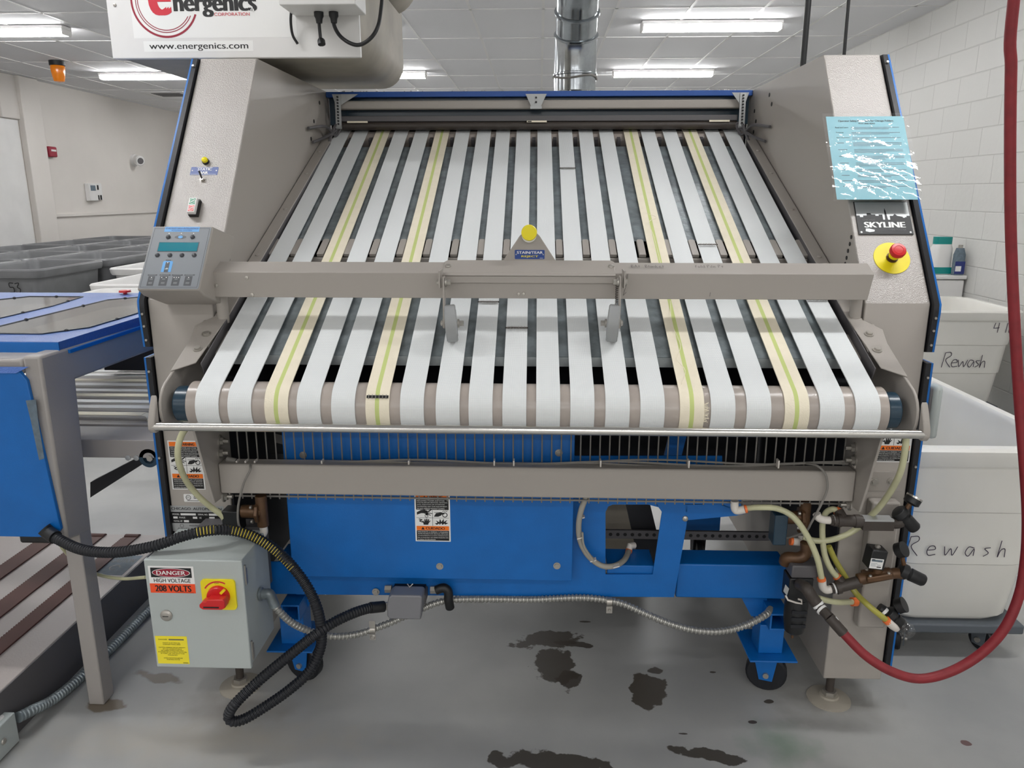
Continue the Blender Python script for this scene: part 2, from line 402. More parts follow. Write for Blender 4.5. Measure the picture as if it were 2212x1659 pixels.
class Decal(MB):
    """printed sheet: (0,0) at O, u along U, v along W, metres"""
    def __init__(s, O, U, W, m='white', step=0.00035):
        MB.__init__(s, m); s.O = V(O); s.U = V(U).normalized(); s.W = V(W).normalized(); s.N = s.U.cross(s.W); s.step = step
    def pt(s, u, v, l): return s.O + s.U * u + s.W * v + s.N * (l * s.step)
    def poly(s, pts, l=1):
        return s.add([s.pt(u, v, l) for u, v in pts], [tuple(range(len(pts)))])
    def rect(s, u0, v0, u1, v1, l=1): return s.poly([(u0, v0), (u1, v0), (u1, v1), (u0, v1)], l)
    def base(s, u0, v0, u1, v1, t=0.0006, rr=0):
        p = s.rrect(u0, v0, u1, v1, rr) if rr else [(u0, v0), (u1, v0), (u1, v1), (u0, v1)]
        return s.slab([s.pt(u, v, 0) - s.N * t for u, v in p], s.N * t)
    def rrect(s, u0, v0, u1, v1, r):
        o = []
        for cx, cy, a0 in ((u1 - r, v1 - r, 0), (u0 + r, v1 - r, 90), (u0 + r, v0 + r, 180), (u1 - r, v0 + r, 270)):
            for k in range(5):
                a = math.radians(a0 + k * 22.5); o.append((cx + r * math.cos(a), cy + r * math.sin(a)))
        return o
    def disc(s, u, v, a, b=None, l=1, n=28):
        b = b or a
        return s.poly([(u + a * math.cos(2 * PI * k / n), v + b * math.sin(2 * PI * k / n)) for k in range(n)], l)
    def arc(s, u, v, r, wd, a0, a1, l=1, n=40):
        for k in range(n):
            t0 = math.radians(a0 + (a1 - a0) * k / n); t1 = math.radians(a0 + (a1 - a0) * (k + 1) / n)
            s.poly([(u + r * math.cos(t0), v + r * math.sin(t0)), (u + r * math.cos(t1), v + r * math.sin(t1)),
                    (u + (r - wd) * math.cos(t1), v + (r - wd) * math.sin(t1)), (u + (r - wd) * math.cos(t0), v + (r - wd) * math.sin(t0))], l)
        return s
    def text(s, t, u0, v0, u1, v1, l=2, bold=0.0):
        vs, fs = text_geo(t)
        e = min(bold * (v1 - v0) * 1.6, (u1 - u0) / max(len(t), 1) * .12)
        for k in ((0,) if not bold else (-1, 0, 1)):
            q = l + .12 * k
            s.add([s.pt(u0 + e + a * (u1 - u0 - 2 * e) + k * e, v0 + b * (v1 - v0), q) for a, b in vs], fs)
        return s
    def stroke(s, pts, wd, l=1):
        for (a, b), (c, d) in zip(pts, pts[1:]):
            L = math.hypot(c - a, d - b) or 1e-6; nx, ny = -(d - b) / L * wd / 2, (c - a) / L * wd / 2
            ex, ey = (c - a) / L * wd * .3, (d - b) / L * wd * .3
            s.poly([(a + nx - ex, b + ny - ey), (a - nx - ex, b - ny - ey), (c - nx + ex, d - ny + ey), (c + nx + ex, d + ny + ey)], l)
        return s

# ================================================================== the room
def struct(mb, name, label=None, **k):
    o = mb.build(name, **k); o['kind'] = 'structure'
    if label: o['label'] = label
    return o
struct(MB('floor').box(WL - .2, WF, -.1, WR + .2, WB, 0), 'floor', 'grey painted concrete floor with damp brown patches')
mb = MB('tile').box(WL - .2, WF, CEIL, WR + .2, WB, CEIL + .1)
mb.m('tee')
k = -11
TX0 = 0.02
while TX0 + k * .61 < WR:
    x = TX0 + k * .61; k += 1
    if x > WL: mb.box(x - .012, WF, CEIL - .005, x + .012, WB, CEIL)
yy = 6.93 - 1.22 * 9
while yy < WB:
    mb.box(WL, yy - .012, CEIL - .005, WR, yy + .012, CEIL); yy += 1.22
struct(mb, 'ceiling', 'white suspended tile ceiling', flat=True)
struct(MB('block').box(WR, WF, 0, WR + .2, WB, CEIL), 'wall_right', 'white painted block wall')
struct(MB('walll').box(WL - .2, WF, 0, WL, WB, CEIL), 'wall_left', 'off-white painted wall')
struct(MB('walll').box(WL, WB, 0, WR, WB + .2, CEIL), 'wall_back')
struct(MB('walll').box(WL, WF - .2, 0, WR, WF, CEIL), 'wall_front')
struct(MB('walll').box(WL, 10.35, 0, WL + .09, 10.75, CEIL).box(WL, 10.0, 2.5, WL + .04, 10.35, CEIL), 'trim_1', 'pilaster beside the door', bevel=.01)
struct(MB('walll').box(WL, 10.75, 1.235, WL + .03, WB, 1.275), 'trim_2', 'chair rail on the left wall')
struct(MB('whitep').box(WL, 8.4, 0, WL + .03, 10.3, 2.49), 'door_1', 'plain white door', bevel=.004)

# ------------------------------------------------------------------ ceiling lamps: four rows of four-foot tubes
def ceiling_light(x, y, label):
    r = thing('ceiling_light', label, 'light', (x, y, CEIL), 'white four-foot tube lights on the ceiling')
    h = MB('lamph').box(x - .62, y - .075, CEIL - .035, x + .62, y + .075, CEIL - .005)
    h.prism([(y - .075, CEIL - .035), (y + .075, CEIL - .035), (y + .066, CEIL - .085), (y - .066, CEIL - .085)], 'x', x - .62, x - .605)
    h.prism([(y - .075, CEIL - .035), (y + .075, CEIL - .035), (y + .066, CEIL - .085), (y - .066, CEIL - .085)], 'x', x + .605, x + .62)
    h.build('lamp_housing', r, bevel=.003)
    MB('tubew').prism([(y - .07, CEIL - .037), (y + .07, CEIL - .037), (y + .07, CEIL - .055), (y + .045, CEIL - .083), (y - .045, CEIL - .083), (y - .07, CEIL - .055)], 'x', x - .603, x + .603).build('diffuser', r, 'glowing white diffuser')
LX = [1.52, -2.05, -4.97]
names = {(0, 7.45): 'tube light on the ceiling, nearest of those right of the duct', (0, 10.2): 'smaller tube light on the ceiling right of the duct, behind the nearest one',
         (2, 7.45): 'tube light cut off by the left edge of the picture', (2, 10.2): 'tube light over the left wall beside the grey tower top',
         (1, 10.2): 'tube light half hidden by the lint filter housing'}
for iy, y in enumerate([1.9, 4.7, 7.45, 10.2, 13.0]):
    for ix, x in enumerate(LX):
        if (ix, y) in names: lab = names[(ix, y)]
        else: lab = 'tube light out of the picture, %s row, over the %s' % (['row over the machine', 'row behind the machine', 'third', 'fourth', 'farthest'][iy], ['right aisle', 'middle', 'left aisle'][ix])
        ceiling_light(x, y, lab)

# ------------------------------------------------------------------ things on the ceiling and the far left wall
p = V((-5.6, 9.3, CEIL))
t = thing('warning_beacon', 'amber warning beacon hanging from the ceiling at far left', 'beacon', p)
MB('black').lathe(p, (0, 0, -1), [(0, .085), (.05, .085), (.055, .08)], 20).build('base', t)
MB('amber').lathe(p + V((0, 0, -.055)), (0, 0, -1), [(0, .074), (.03, .078), (.12, .066), (.17, .055), (.18, .0)], 20).build('lens', t, 'amber lens')
p = atz(370, 203, CEIL)
t = thing('air_vent', 'flat air vent in the ceiling beside the tower top', 'vent', p)
MB('tee').box(p.x - .32, p.y - .32, CEIL - .012, p.x + .32, p.y + .32, CEIL - .001).build('vent_frame', t)
v = MB('greydark')
for k in range(6): v.box(p.x - .22, p.y - .2 + k * .07, CEIL - .018, p.x + .22, p.y - .16 + k * .07, CEIL - .011)
v.build('slats', t, kind='stuff')
def wl(px, py): return atx(px, py, WL)
p = wl(105, 328); p.x = WL
t = thing('fire_alarm', 'small red fire alarm on the left wall', 'alarm', p)
MB('crimson').box(WL, p.y - .09, p.z - .07, WL + .07, p.y + .09, p.z + .07).build('body', t, bevel=.015)
MB('white').box(WL + .07, p.y - .05, p.z + .005, WL + .08, p.y + .05, p.z + .03).build('strobe', t)
p = wl(288, 346); p.x = WL
t = thing('security_camera', 'round white camera mounted high on the left wall', 'camera', p)
MB('whitep').lathe(p, (1, 0, 0), [(0, .1), (.04, .1), (.07, .07)], 20).build('mount', t)
MB('whitep').lathe(p + V((.07, -.02, 0)), (1, -.7, -.2), [(0, .08), (.1, .085), (.12, .07)], 20).build('camera_body', t)
MB('greydark').lathe(p + V((.155, -.08, -.015)), (1, -.7, -.2), [(0, .055), (.02, .05), (.024, .0)], 20).build('lens', t)
p = wl(200, 415); p.x = WL
t = thing('wall_control_box', 'white control box with switches on the left wall', 'control box', p)
MB('whitep').box(WL, p.y - .2, p.z - .13, WL + .07, p.y + .02, p.z + .13).build('housing', t, bevel=.008)
MB('whitep').box(WL, p.y + .02, p.z - .12, WL + .04, p.y + .2, p.z + .13).build('side_plate', t, bevel=.006)
MB('tape').box(WL + .07, p.y - .16, p.z + .02, WL + .073, p.y - .03, p.z + .1).build('display', t)
for dy, dz in ((.08, .07), (.07, -.08), (.14, -.08)): MB('ink').box(WL + .04, p.y + dy - .015, p.z + dz - .035, WL + .05, p.y + dy + .015, p.z + dz + .035).build('switch', t)

# ------------------------------------------------------------------ spiral duct
p0 = V((.195, 4.6, 1.7))
t = thing('spiral_duct', 'shiny galvanised duct bending up to the ceiling behind the machine', 'duct', p0)
path = [V((.195, 4.6, 2.12)), V((.195, 4.6, 2.3)), V((.195, 4.55, 2.4)), V((.195, 4.43, 2.56)), V((.195, 4.22, 2.78)), V((.195, 3.97, 3.044))]
MB('duct').sweep([path[2]] + resample(path[2:], .02)[1:], .112, 32).build('elbow_pipe', t)
MB('duct').sweep([V((.195, 4.6, 2.11)), V((.195, 4.6, 2.2)), V((.195, 4.6, 2.32)), V((.195, 4.57, 2.4))], .118, 32).build('elbow_collar', t)
MB('duct').lathe(V((.195, 4.6, 1.6)), (0, 0, 1), [(0, .05), (.3, .07), (.5, .108), (.52, .112)], 10).build('tapered_boot', t, 'faceted tapering boot')
for q, d in ((path[2], V((0, -.5, .85))), (V((.195, 4.47, 2.5)), V((0, -.63, .77))), (V((.195, 4.31, 2.68)), V((0, -.68, .73))), (V((.195, 4.6, 2.2)), V((0, 0, 1)))):
    MB('duct').lathe(q - d.normalized() * .008, d, [(0, .117), (.004, .123), (.012, .123), (.016, .117)], 32).build('joint_bead', t)
for z in (2.19,):
    MB('wire').sweep([V((.195 + .122 * math.cos(a * PI / 8), 4.6 + .122 * math.sin(a * PI / 8), z - .01 + .01 * math.sin(a))) for a in range(17)], .006, 6).build('clamp_wire', t)

# ------------------------------------------------------------------ carts
def rr_section(hx, hy, r, z, cx=0, cy=0, n=5):
    o = []
    for sx, sy, a0 in ((1, 1, 0), (-1, 1, 90), (-1, -1, 180), (1, -1, 270)):
        for k in range(n):
            a = math.radians(a0 + 90 * k / (n - 1)); o.append((cx + sx * (hx - r) + r * math.cos(a), cy + sy * (hy - r) + r * math.sin(a), z))
    return o
def loops(mb, secs):
    n = len(secs[0]); b = []
    for s in secs: b += s
    fs = [(i * n + j, i * n + (j + 1) % n, (i + 1) * n + (j + 1) % n, (i + 1) * n + j) for i in range(len(secs) - 1) for j in range(n)]
    fs += [tuple(range(n)), tuple(range((len(secs) - 1) * n, len(secs) * n))]
    return mb.add(b, fs)
def tub(mb, cx, cy, hx, hy, z0, z1, taper=.05, rim=.03, ribs=True):
    H = z1 - z0; R = .09
    def sec(f, d=0, r=R): return rr_section(hx - taper * (1 - f) + d, hy - taper * (1 - f) + d, r, z0 + H * f, cx, cy)
    s = [sec(0, -.02), sec(.03, -.004)]
    if ribs: s += [sec(.34), sec(.35, .006), sec(.64, .006), sec(.65, .012)]
    s += [sec(.9, .012 if ribs else 0)]
    s += [sec(.905, rim), sec(.93, rim + .006), sec(.985, rim + .006), sec(1, rim - .004), sec(1, -.004), sec(.97, -.012), sec(.06, -.014), sec(.05, -.05)]
    return loops(mb, s)
def caster(par, x, y, z, r, yaw, fork='dolly', wheel='rubber', top=None, wd=.032):
    """swivel caster under z=top; its axle turned by yaw"""
    top = top or z + 2.4 * r
    ax = V((math.cos(yaw), math.sin(yaw), 0)); dn = V((-math.sin(yaw), math.cos(yaw), 0))
    c = V((x, y, r))
    w_ = MB(wheel).lathe(c - ax * wd / 2, ax, [(0, r * .5), (0, r * .9), (wd * .15, r), (wd * .85, r), (wd, r * .9), (wd, r * .5)], 26).build('wheel', par, 'black rubber wheel')
    f = MB(fork)
    for s in (-1, 1):
        o = c + ax * s * (wd / 2 + .006)
        f.slab([o + dn * -.02 + V((0, 0, -.02)), o + dn * .02 + V((0, 0, -.02)), o + dn * r * .75 + V((0, 0, top - r)), o - dn * r * .55 + V((0, 0, top - r))], ax * s * .004)
    f.box(x - r * .7, y - r * .7, top - .008, x + r * .7, y + r * .7, top)
    f.build('fork', par)
    MB('zinc').cyl(c - ax * (wd / 2 + .018), c + ax * (wd / 2 + .018), .009, n=10).build('axle', par)
GLY = {'R': [[(.0, 0), (.12, 1)], [(.12, 1), (.45, 1.02), (.5, .8), (.2, .5), (.55, .0)]], 'e': [[(.05, .3), (.4, .35), (.35, .52), (.15, .5), (.05, .25), (.15, .03), (.45, .08)]],
       'w': [[(0, .5), (.1, .05), (.3, .4), (.42, .05), (.6, .5)]], 'a': [[(.4, .45), (.15, .5), (.03, .2), (.2, .02), (.4, .4), (.42, .05)]],
       's': [[(.35, .48), (.1, .42), (.3, .2), (.1, .02)]], 'h': [[(.08, .85), (.03, 0), (.12, .35), (.3, .42), (.35, 0)]],
       '4': [[(.1, .9), (0, .4), (.5, .45)], [(.45, .9), (.4, 0)]], 'l': [[(.1, .9), (.05, 0)]], 'b': [[(.05, .9), (.03, .02), (.35, .1), (.3, .4), (.05, .3)]],
       '5': [[(.45, 1), (.05, 1), (.05, .6), (.4, .55), (.4, .1), (0, .05)]], '3': [[(0, .95), (.4, 1), (.2, .6), (.45, .4), (.35, .05), (0, .05)]],
       'B': [[(0, 0), (.05, 1), (.4, .85), (.05, .5), (.45, .2), (0, 0)]], 't': [[(.2, .8), (.15, 0)], [(0, .5), (.4, .55)]], 'n': [[(0, .45), (0, 0)], [(0, .35), (.3, .45), (.35, 0)]],
       'k': [[(0, .9), (0, 0)], [(.35, .5), (0, .25), (.4, 0)]], 'P': [[(0, 0), (.05, 1), (.4, .9), (.05, .5)]], 'A': [[(0, 0), (.25, 1), (.5, 0)], [(.1, .4), (.4, .4)]], 'i': [[(.05, .5), (.05, 0)]],
       'd': [[(.4, .9), (.4, 0), (.05, .1), (.1, .45), (.4, .4)]], 'o': [[(.2, .5), (.02, .25), (.2, 0), (.4, .25), (.2, .5)]], 'f': [[(.35, .9), (.15, .8), (.1, 0)], [(0, .5), (.3, .5)]], 'r': [[(0, .5), (.02, 0)], [(.02, .35), (.3, .48)]], '1': [[(.05, 1), (.03, 0)]]}
def scribble(d, s, u, v, h, wd, adv=.62, l=1, width=0):
    if width:
        nat = sum(max(a for st in GLY[c] for a, _ in st) for c in s if c in GLY) * h
        adv = .45 + (width - nat) / h / max(1, len(s) - 1)
    for ch in s:
        if ch in GLY:
            for st in GLY[ch]:
                p_ = [(u + a * h, v + b * h) for a, b in st]
                if len(p_) > 2 and ch not in '4A': p_ = [(q.x, q.y) for q in spline([V((a, b, 0)) for a, b in p_], 5)]
                d.stroke(p_, wd, l)
            u += h * (max(a for st in GLY[ch] for a, _ in st) + adv - .45)
        else: u += h * .4
    return u
def white_cart(cx, cy, hx, hy, ztop, label, words, zb=.145):
    r = thing('laundry_cart', label, 'laundry cart', (cx, cy, 0), 'white laundry carts on dollies')
    tub(MB('tote'), cx, cy, hx, hy, zb + .035, ztop).build('tub', r)
    d = MB('dolly').box(cx - hx + .03, cy - hy + .03, zb, cx + hx - .03, cy + hy - .03, zb + .034); d.build('dolly_frame', r, 'dark grey dolly frame', bevel=.006)
    for sx in (-1, 1):
        for sy in (-1, 1): caster(r, cx + sx * (hx - .12), cy + sy * (hy - .1), 0, .044, .5 * sx, top=zb)
    H = ztop - zb - .035; tp = .05
    for (s, u, v, h, wd, tw) in words:
        f0 = (v) / H; y = lambda f: cy - (hy - tp * (1 - f) + .012)
        O = V((cx, y(0) - .002, zb + .035)); Wd = V((0, -tp, H)).normalized()
        dc = Decal(O, (1, 0, 0), Wd, 'pencil', .001); scribble(dc, s, u, v, h, wd, width=tw); dc.build('handwriting', r, 'black marker handwriting', flat=True)
white_cart(1.415, 2.886, .268, .55, .78, 'white cart marked Rewash nearest the camera behind the red hose', [('Rewash', -.20, .26, .07, .003, .32), ('4 lb', .14, .46, .06, .003, .12)], .10)
white_cart(2.65, 5.386, .48, .35, .815, 'white cart marked Rewash farther back against the block wall', [('Rewash', .03, .27, .10, .0045, .28), ('4 lb', .32, .51, .07, .0045, .11)], .13)
def grey_bin(cx, cy, hx, hy, ztop, label, num=None, m='totegrey', cat='laundry bin', grp='grey laundry bins by the left wall'):
    r = thing('laundry_bin', label, cat, (cx, cy, 0), grp)
    tub(MB(m), cx, cy, hx, hy, .16, ztop, taper=.07, rim=.035).build('tub', r)
    MB('dolly').box(cx - hx + .1, cy - hy + .1, .13, cx + hx - .1, cy + hy - .1, .16).build('dolly_frame', r)
    for sx in (-1, 1):
        for sy in (-1, 1): caster(r, cx + sx * (hx - .16), cy + sy * (hy - .16), 0, .052, .3, top=.13)
    if num:
        O = V((cx, cy - hy - .006, ztop - .2)); dc = Decal(O, (1, 0, 0), (0, -.08, 1), 'ink', .001)
        scribble(dc, num, -.1 + hx * .55, 0, .085, .008); scribble(dc, 'A', .05 + hx * .45, -.12, .05, .006); dc.build('number', r, 'hand-written number 53', flat=True)
row = [6.86, 7.94, 9.02, 10.10, 11.18]
words_r = ['nearest', 'second', 'third', 'fourth', 'farthest']
for k, y in enumerate(row):
    for j, x in enumerate((-4.6, -5.4, -6.2)):
        if j > 0 and k == 0 and j == 2: continue
        lab = 'grey bin, %s of the %s' % (words_r[k], ['column along the aisle', 'middle column', 'column against the left wall'][j])
        if (k, j) == (0, 0): lab = 'grey bin numbered 53, nearest of the aisle column'
        grey_bin(x, y, .345, .48, .93, lab, '53' if (k, j) == (0, 0) else None)
for x, y, z, lab in ((-3.0, 5.35, .84, 'white bin nearest the blue table, lowest in view'), (-3.22, 6.5, .85, 'white bin in the middle of the three white bins'), (-3.75, 7.75, .86, 'white bin beside the grey bins, farthest of the white ones')):
    grey_bin(x, y, .36, .48, z, lab, None, 'whitep', 'laundry bin', 'white laundry bins behind the blue table')

# ------------------------------------------------------------------ pedestal with bottles by the right wall
t = thing('pedestal_box', 'plain white box standing in the corner beside the block wall', 'box', (3.15, 6.1, 0))
MB('whitep').box(3.03, 6.0, 0, 3.27, 6.28, .91).build('body', t, bevel=.01)
MB('whitep').box(3.02, 5.99, .915, 3.28, 6.29, .945).build('lid', t, bevel=.006)
def bottle(mb, secs, x, y, m=None): return loops(mb, [rr_section(hx, hy, r, z, x, y) for hx, hy, r, z in secs])
t = thing('detergent_jug', 'white jug with a teal cap on the white corner box', 'jug', (3.13, 6.12, .945))
bottle(MB('whitep'), [(.07, .055, .03, .946), (.07, .055, .03, 1.14), (.06, .045, .03, 1.175)], 3.13, 6.13).build('body', t)
MB('teal').box(3.062, 6.072, .95, 3.198, 6.0745, 1.0).build('label_band', t)
bottle(MB('teal'), [(.065, .042, .03, 1.175), (.065, .042, .03, 1.23)], 3.13, 6.13).build('cap', t, 'teal cap')
t = thing('spray_bottle', 'small clear bottle with a navy label beside the teal-capped jug', 'bottle', (3.22, 6.04, .945))
bottle(MB('tape'), [(.042, .026, .02, .946), (.042, .026, .02, 1.1), (.026, .018, .012, 1.15)], 3.225, 6.04).build('body', t)
MB('navyb').box(3.188, 6.0115, .955, 3.262, 6.0135, 1.05).build('label', t)
MB('white').box(3.192, 6.0105, .975, 3.235, 6.0112, 1.015).build('label_panel', t)
MB('zinc').cyl((3.225, 6.04, 1.15), (3.225, 6.04, 1.175), .016, n=14).build('cap', t)

# ================================================================== the folding machine
X0 = -.012
BT = math.atan(.4547)
BS = V((0, math.cos(BT), math.sin(BT))); BN = V((0, -math.sin(BT), math.cos(BT)))
BP0 = V((0, 2.1, 1.206))
def bp(x, y, off=0):                      # point above depth y on the belt slope
    p = BP0 + BS * ((y - 2.1) / BS.y) + BN * off; return V((x, p.y, p.z))
def onb(px, py, off=0): return on(px, py, BP0 + BN * off, BN)
TI = V((0, .51, .715)).normalized(); TN = V((0, -.715, .51)).normalized(); TP0 = V((0, 2.1, 1.26))
def ont(px, py, off=0): return on(px, py, TP0 + TN * off, TN)
FM = thing('folding_machine', 'large grey belt-fed folding machine with two sloped towers in the middle', 'folding machine', (X0, 2.6, 0))
XL0, XL1, XR0, XR1 = X0 - 1.085, X0 - .90, X0 + .90, X0 + 1.075
# towers
def tower(xa, xb, inner, lab, side):
    t = MB('hammer').prism([(2.1, 1.26), (2.61, 1.975), (2.618, 1.972), (2.108, 1.258)], 'x', xa, xb)
    t.m('greysmooth').prism([(2.1, .10), (2.1, 1.26), (2.104, 1.2655), (2.612, 1.975), (3.5, 1.975), (3.5, .10)], 'x', xa + .0005, xb - .0005)
    o = t.build('side_tower', FM, lab, bevel=.003)
    e = MB('ink')
    ipx = [(485, 518), (488, 532), (492, 546), (495, 560), (498, 573)] if side < 0 else [(1839, 512), (1836, 527), (1832, 542), (1829, 557), (1826, 570)]
    for q in ipx:
        p = atx(q[0], q[1], inner); p.x = inner
        e.cyl(p - V((.0002, 0, 0)) * 1, p - V((side * .0012, 0, 0)), .006, n=10)
    for q in ([(690, 222), (678, 262), (672, 300)] if side < 0 else [(1630, 240), (1633, 262), (1628, 285), (1662, 205), (1667, 225)]):
        p = atx(q[0], q[1], inner); p.x = inner
        e.cyl(p, p - V((side * .0012, 0, 0)), .008, n=10)
    e.build('slot_row', o)
    return o
TWL = tower(XL0, XL1, XL1, 'grey tower at the control console end', -1)
TWR = tower(XR0, XR1, XR0, 'grey tower with the stop button', 1)
# blue side covers with black gaskets
for s, xa in ((-1, XL0), (1, XR1)):
    up_ = [(2.592, 1.972), (2.085, 1.262), (2.083, 1.24), (2.09, 1.13), (2.2, 1.11), (3.5, 1.11), (3.5, 1.972)]
    lo_ = [(2.085, 1.10), (2.088, .14), (3.5, .14), (3.5, 1.10)]
    for nm, pg in (('upper_side_cover', up_), ('lower_side_cover', lo_)):
        c = MB('blue').prism(pg, 'x', xa + s * .016, xa + s * .0215).build(nm, FM, 'blue side cover')
        MB('rubber').prism(pg, 'x', xa + s * .002, xa + s * .0155).build('gasket', c, 'black gasket strip')
        e = MB('zinc')
        zz = [(2.0835, 1.225), (2.086, 1.19), (2.0885, 1.15)] if nm[0] == 'u' else [(2.083, 1.06), (2.084, .8)]
        for y, z in zz: e.cyl((xa + s * .009, y, z), (xa + s * .009, y - .004, z), .0035, n=8)
        if nm[0] == 'u': e.cyl((xa + s * .009, 2.572, 1.945), (xa + s * .009, 2.567, 1.948), .004, n=8)
        e.build('screw', c)
hd = MB('greydark').box(XR1 + .0245, 2.09, .885, XR1 + .035, 2.13, 1.03)
h_ = hd.build('cover_handle', FM, bevel=.005)
MB('ebox').box(XR1 + .035, 2.085, .88, XR1 + .062, 2.135, 1.035).build('grip', h_, 'light grey grip', bevel=.012)
# levelling feet
for x, lab in ((.928, None), (-.955, None)):
    p = V((x, 2.14, 0))
    f = MB('iron').cyl(p + V((0, 0, .012)), p + V((0, 0, .105)), .0125, n=14)
    f.m('housing').lathe(p, (0, 0, 1), [(0, .066), (.004, .066), (.012, .03), (.018, .028)], 28)
    f.m('zinc').cyl(p + V((0, 0, .016)), p + V((0, 0, .032)), .022, n=6)
    f.build('levelling_foot', FM, 'rusty levelling foot')

# belts
RC = V((0, 1.856, 1.0293)); RR = .0592
TR_ = .045; TCt = bp(0, 3.43) - BN * TR_
def belt_path():
    pts = []
    th = math.degrees(math.atan2(BN.z, BN.y))
    for k in range(25):
        a = math.radians(300 + (th - 300) * k / 24); n = V((0, math.cos(a), math.sin(a))); pts.append((RC + n * (RR + .0006), n))
    for k in range(1, 12):
        p = RC + BN * (RR + .0006); q = TCt + BN * (TR_ + .0006)
        d = p.lerp(q, k / 12); pts.append((d - BN * (.006 * math.sin(PI * k / 12)), BN))
    for k in range(15):
        a = math.radians(th + (-70 - th) * k / 14); n = V((0, math.cos(a), math.sin(a))); pts.append((TCt + n * (TR_ + .0006), n))
    return pts
BPATH = belt_path()
BELTS = [(423, 473, 726), (494, 542, 765), (573, 622, 812), (643, 691, 852), (717, 766, 897), (791, 840, 941), (865, 915, 985), (942, 992, 1031), (1013, 1063, 1072), (1087, 1135, 1116),
         (1160, 1208, 1161), (1234, 1282, 1206), (1310, 1358, 1250), (1384, 1435, 1294), (1471, 1519, 1347), (1537, 1587, 1384), (1614, 1665, 1431), (1697, 1747, 1475), (1772, 1824, 1522), (1850, 1901, 1563)]
CREAM = (2, 5, 14, 17)
LACE = {11: [(1223, 363)], 16: [(1467, 528)], 9: [(1116, 708)], 8: [(1055, 652)], 19: [(1768, 647)], 5: [(816, 856)]}
BX = []
for i, (l, r, tl) in enumerate(BELTS):
    xa = at(l, 885, 1.797).x; xb = at(r, 885, 1.797).x; xc = (xa + xb) / 2
    wd = .0585
    xt = at(tl, 290, 3.415).x + wd / 2
    BX.append((xc, xt))
    segs = [('belt', 0, 1)] if i not in CREAM else [('cream', 0, .40), ('stripe', .40, .58), ('cream', .58, 1)]
    mb = MB(segs[0][0])
    def X_(p, f): 
        t = (p.y - 1.797) / (3.43 - 1.797); return xc + (xt - xc) * t - wd / 2 + wd * f
    th = .0032
    for mname, fa, fb in segs:
        mb.m(mname); vs = []
        for p, n in BPATH:
            q = p + n * th
            vs += [(X_(p, fa), q.y, q.z), (X_(p, fb), q.y, q.z)]
        mb.add(vs, [(2 * k, 2 * k + 1, 2 * k + 3, 2 * k + 2) for k in range(len(BPATH) - 1)])
    mb.m(segs[0][0]); vs = []
    for p, n in BPATH:
        q = p + n * th
        vs += [(X_(p, 0), p.y, p.z), (X_(p, 1), p.y, p.z), (X_(p, 0), q.y, q.z), (X_(p, 1), q.y, q.z)]
    K = len(BPATH)
    mb.add(vs, [(4 * k, 4 * k + 1, 4 * k + 5, 4 * k + 4) for k in range(K - 1)] + [(4 * k, 4 * k + 2, 4 * k + 6, 4 * k + 4) for k in range(K - 1)] + [(4 * k + 1, 4 * k + 3, 4 * k + 7, 4 * k + 5) for k in range(K - 1)])
    b = mb.build('conveyor_belt', FM, {2: 'cream belt with a green stripe, leftmost striped one', 5: 'cream belt with a green stripe and a black splice', 14: 'cream belt with a green stripe and frayed threads', 17: 'cream belt with a green stripe, rightmost striped one'}.get(i))
    for q in LACE.get(i, []):
        if i == 5:
            p = at(q[0], q[1], 1.801); n = (V((0, p.y, p.z)) - RC).normalized(); c = V((p.x, RC.y, RC.z)) + n * (RR + .0045); s_ = n.cross(V((1, 0, 0)))
        else:
            c = onb(q[0], q[1], .0045); n = BN; s_ = BS
        c.x = X_(c, .5)
        e = MB('ink' if i == 5 else 'iron').obox(c, (1, 0, 0), s_, n, .062 if i != 5 else .054, .003 if i != 5 else .007, .0025)
        e.m('zinc')
        for k in range(13):
            dx = -.026 + k * .0043
            if i != 5 or k % 2: e.obox(c + V((dx, 0, 0)) + n * .001, (1, 0, 0), s_, n, .0013, .012 if k % 2 else .009, .002)
        e.build('belt_lacing', b, 'metal belt lacing')
    if i == 14:
        e = MB('cream'); rnd = random.Random(3)
        for k in range(26):
            t = k / 25; c = RC + V((0, math.cos(math.radians(195 - 40 * t)), math.sin(math.radians(195 - 40 * t)))) * (RR + .004); c.x = X_(c, 1)
            e.sweep([c, c + V((.004 + rnd.random() * .008, -.002, -.004 + rnd.random() * .01))], .0007, 4)
        tp = [onb(*q, .006) for q in [(1395, 460), (1418, 470), (1402, 480), (1412, 510), (1420, 540), (1428, 572)]]
        e.sweep(spline(tp, 6), .0008, 4)
        tp = [onb(*q, .006) for q in [(1448, 650), (1452, 700), (1470, 745), (1462, 775), (1480, 800), (1472, 830)]]
        e.sweep(spline(tp, 6), .0008, 4)
        e.build('frayed_thread', b, kind='stuff')
# rollers
r_ = MB('roller').cyl((at(400, 885, 1.797).x, RC.y, RC.z), (at(1924, 885, 1.797).x, RC.y, RC.z), RR - .0005, n=48).build('front_roller', FM, 'glossy grey-painted roller')
for xa, xb in ((at(366, 885, 1.8).x, at(398, 885, 1.8).x), (at(1927, 885, 1.8).x, at(1957, 885, 1.8).x)):
    MB('navy').cyl((xa, RC.y, RC.z), (xb, RC.y, RC.z), .046, n=32).build('roller_end_cap', r_, 'dark blue end cap', bevel=.004)
MB('roller').cyl((X0 - .87, TCt.y, TCt.z), (X0 + .87, TCt.y, TCt.z), TR_ - .0008, n=28).build('upper_roller', FM)
e = MB('greydark')
for i in range(19):
    x = (BX[i][1] + BX[i + 1][1]) / 2; c = TCt + BN * .02 - BS * .055
    e.obox((x, c.y, c.z), (1, 0, 0), BS, BN, .014, .03, .03)
e.build('belt_spacers', FM)
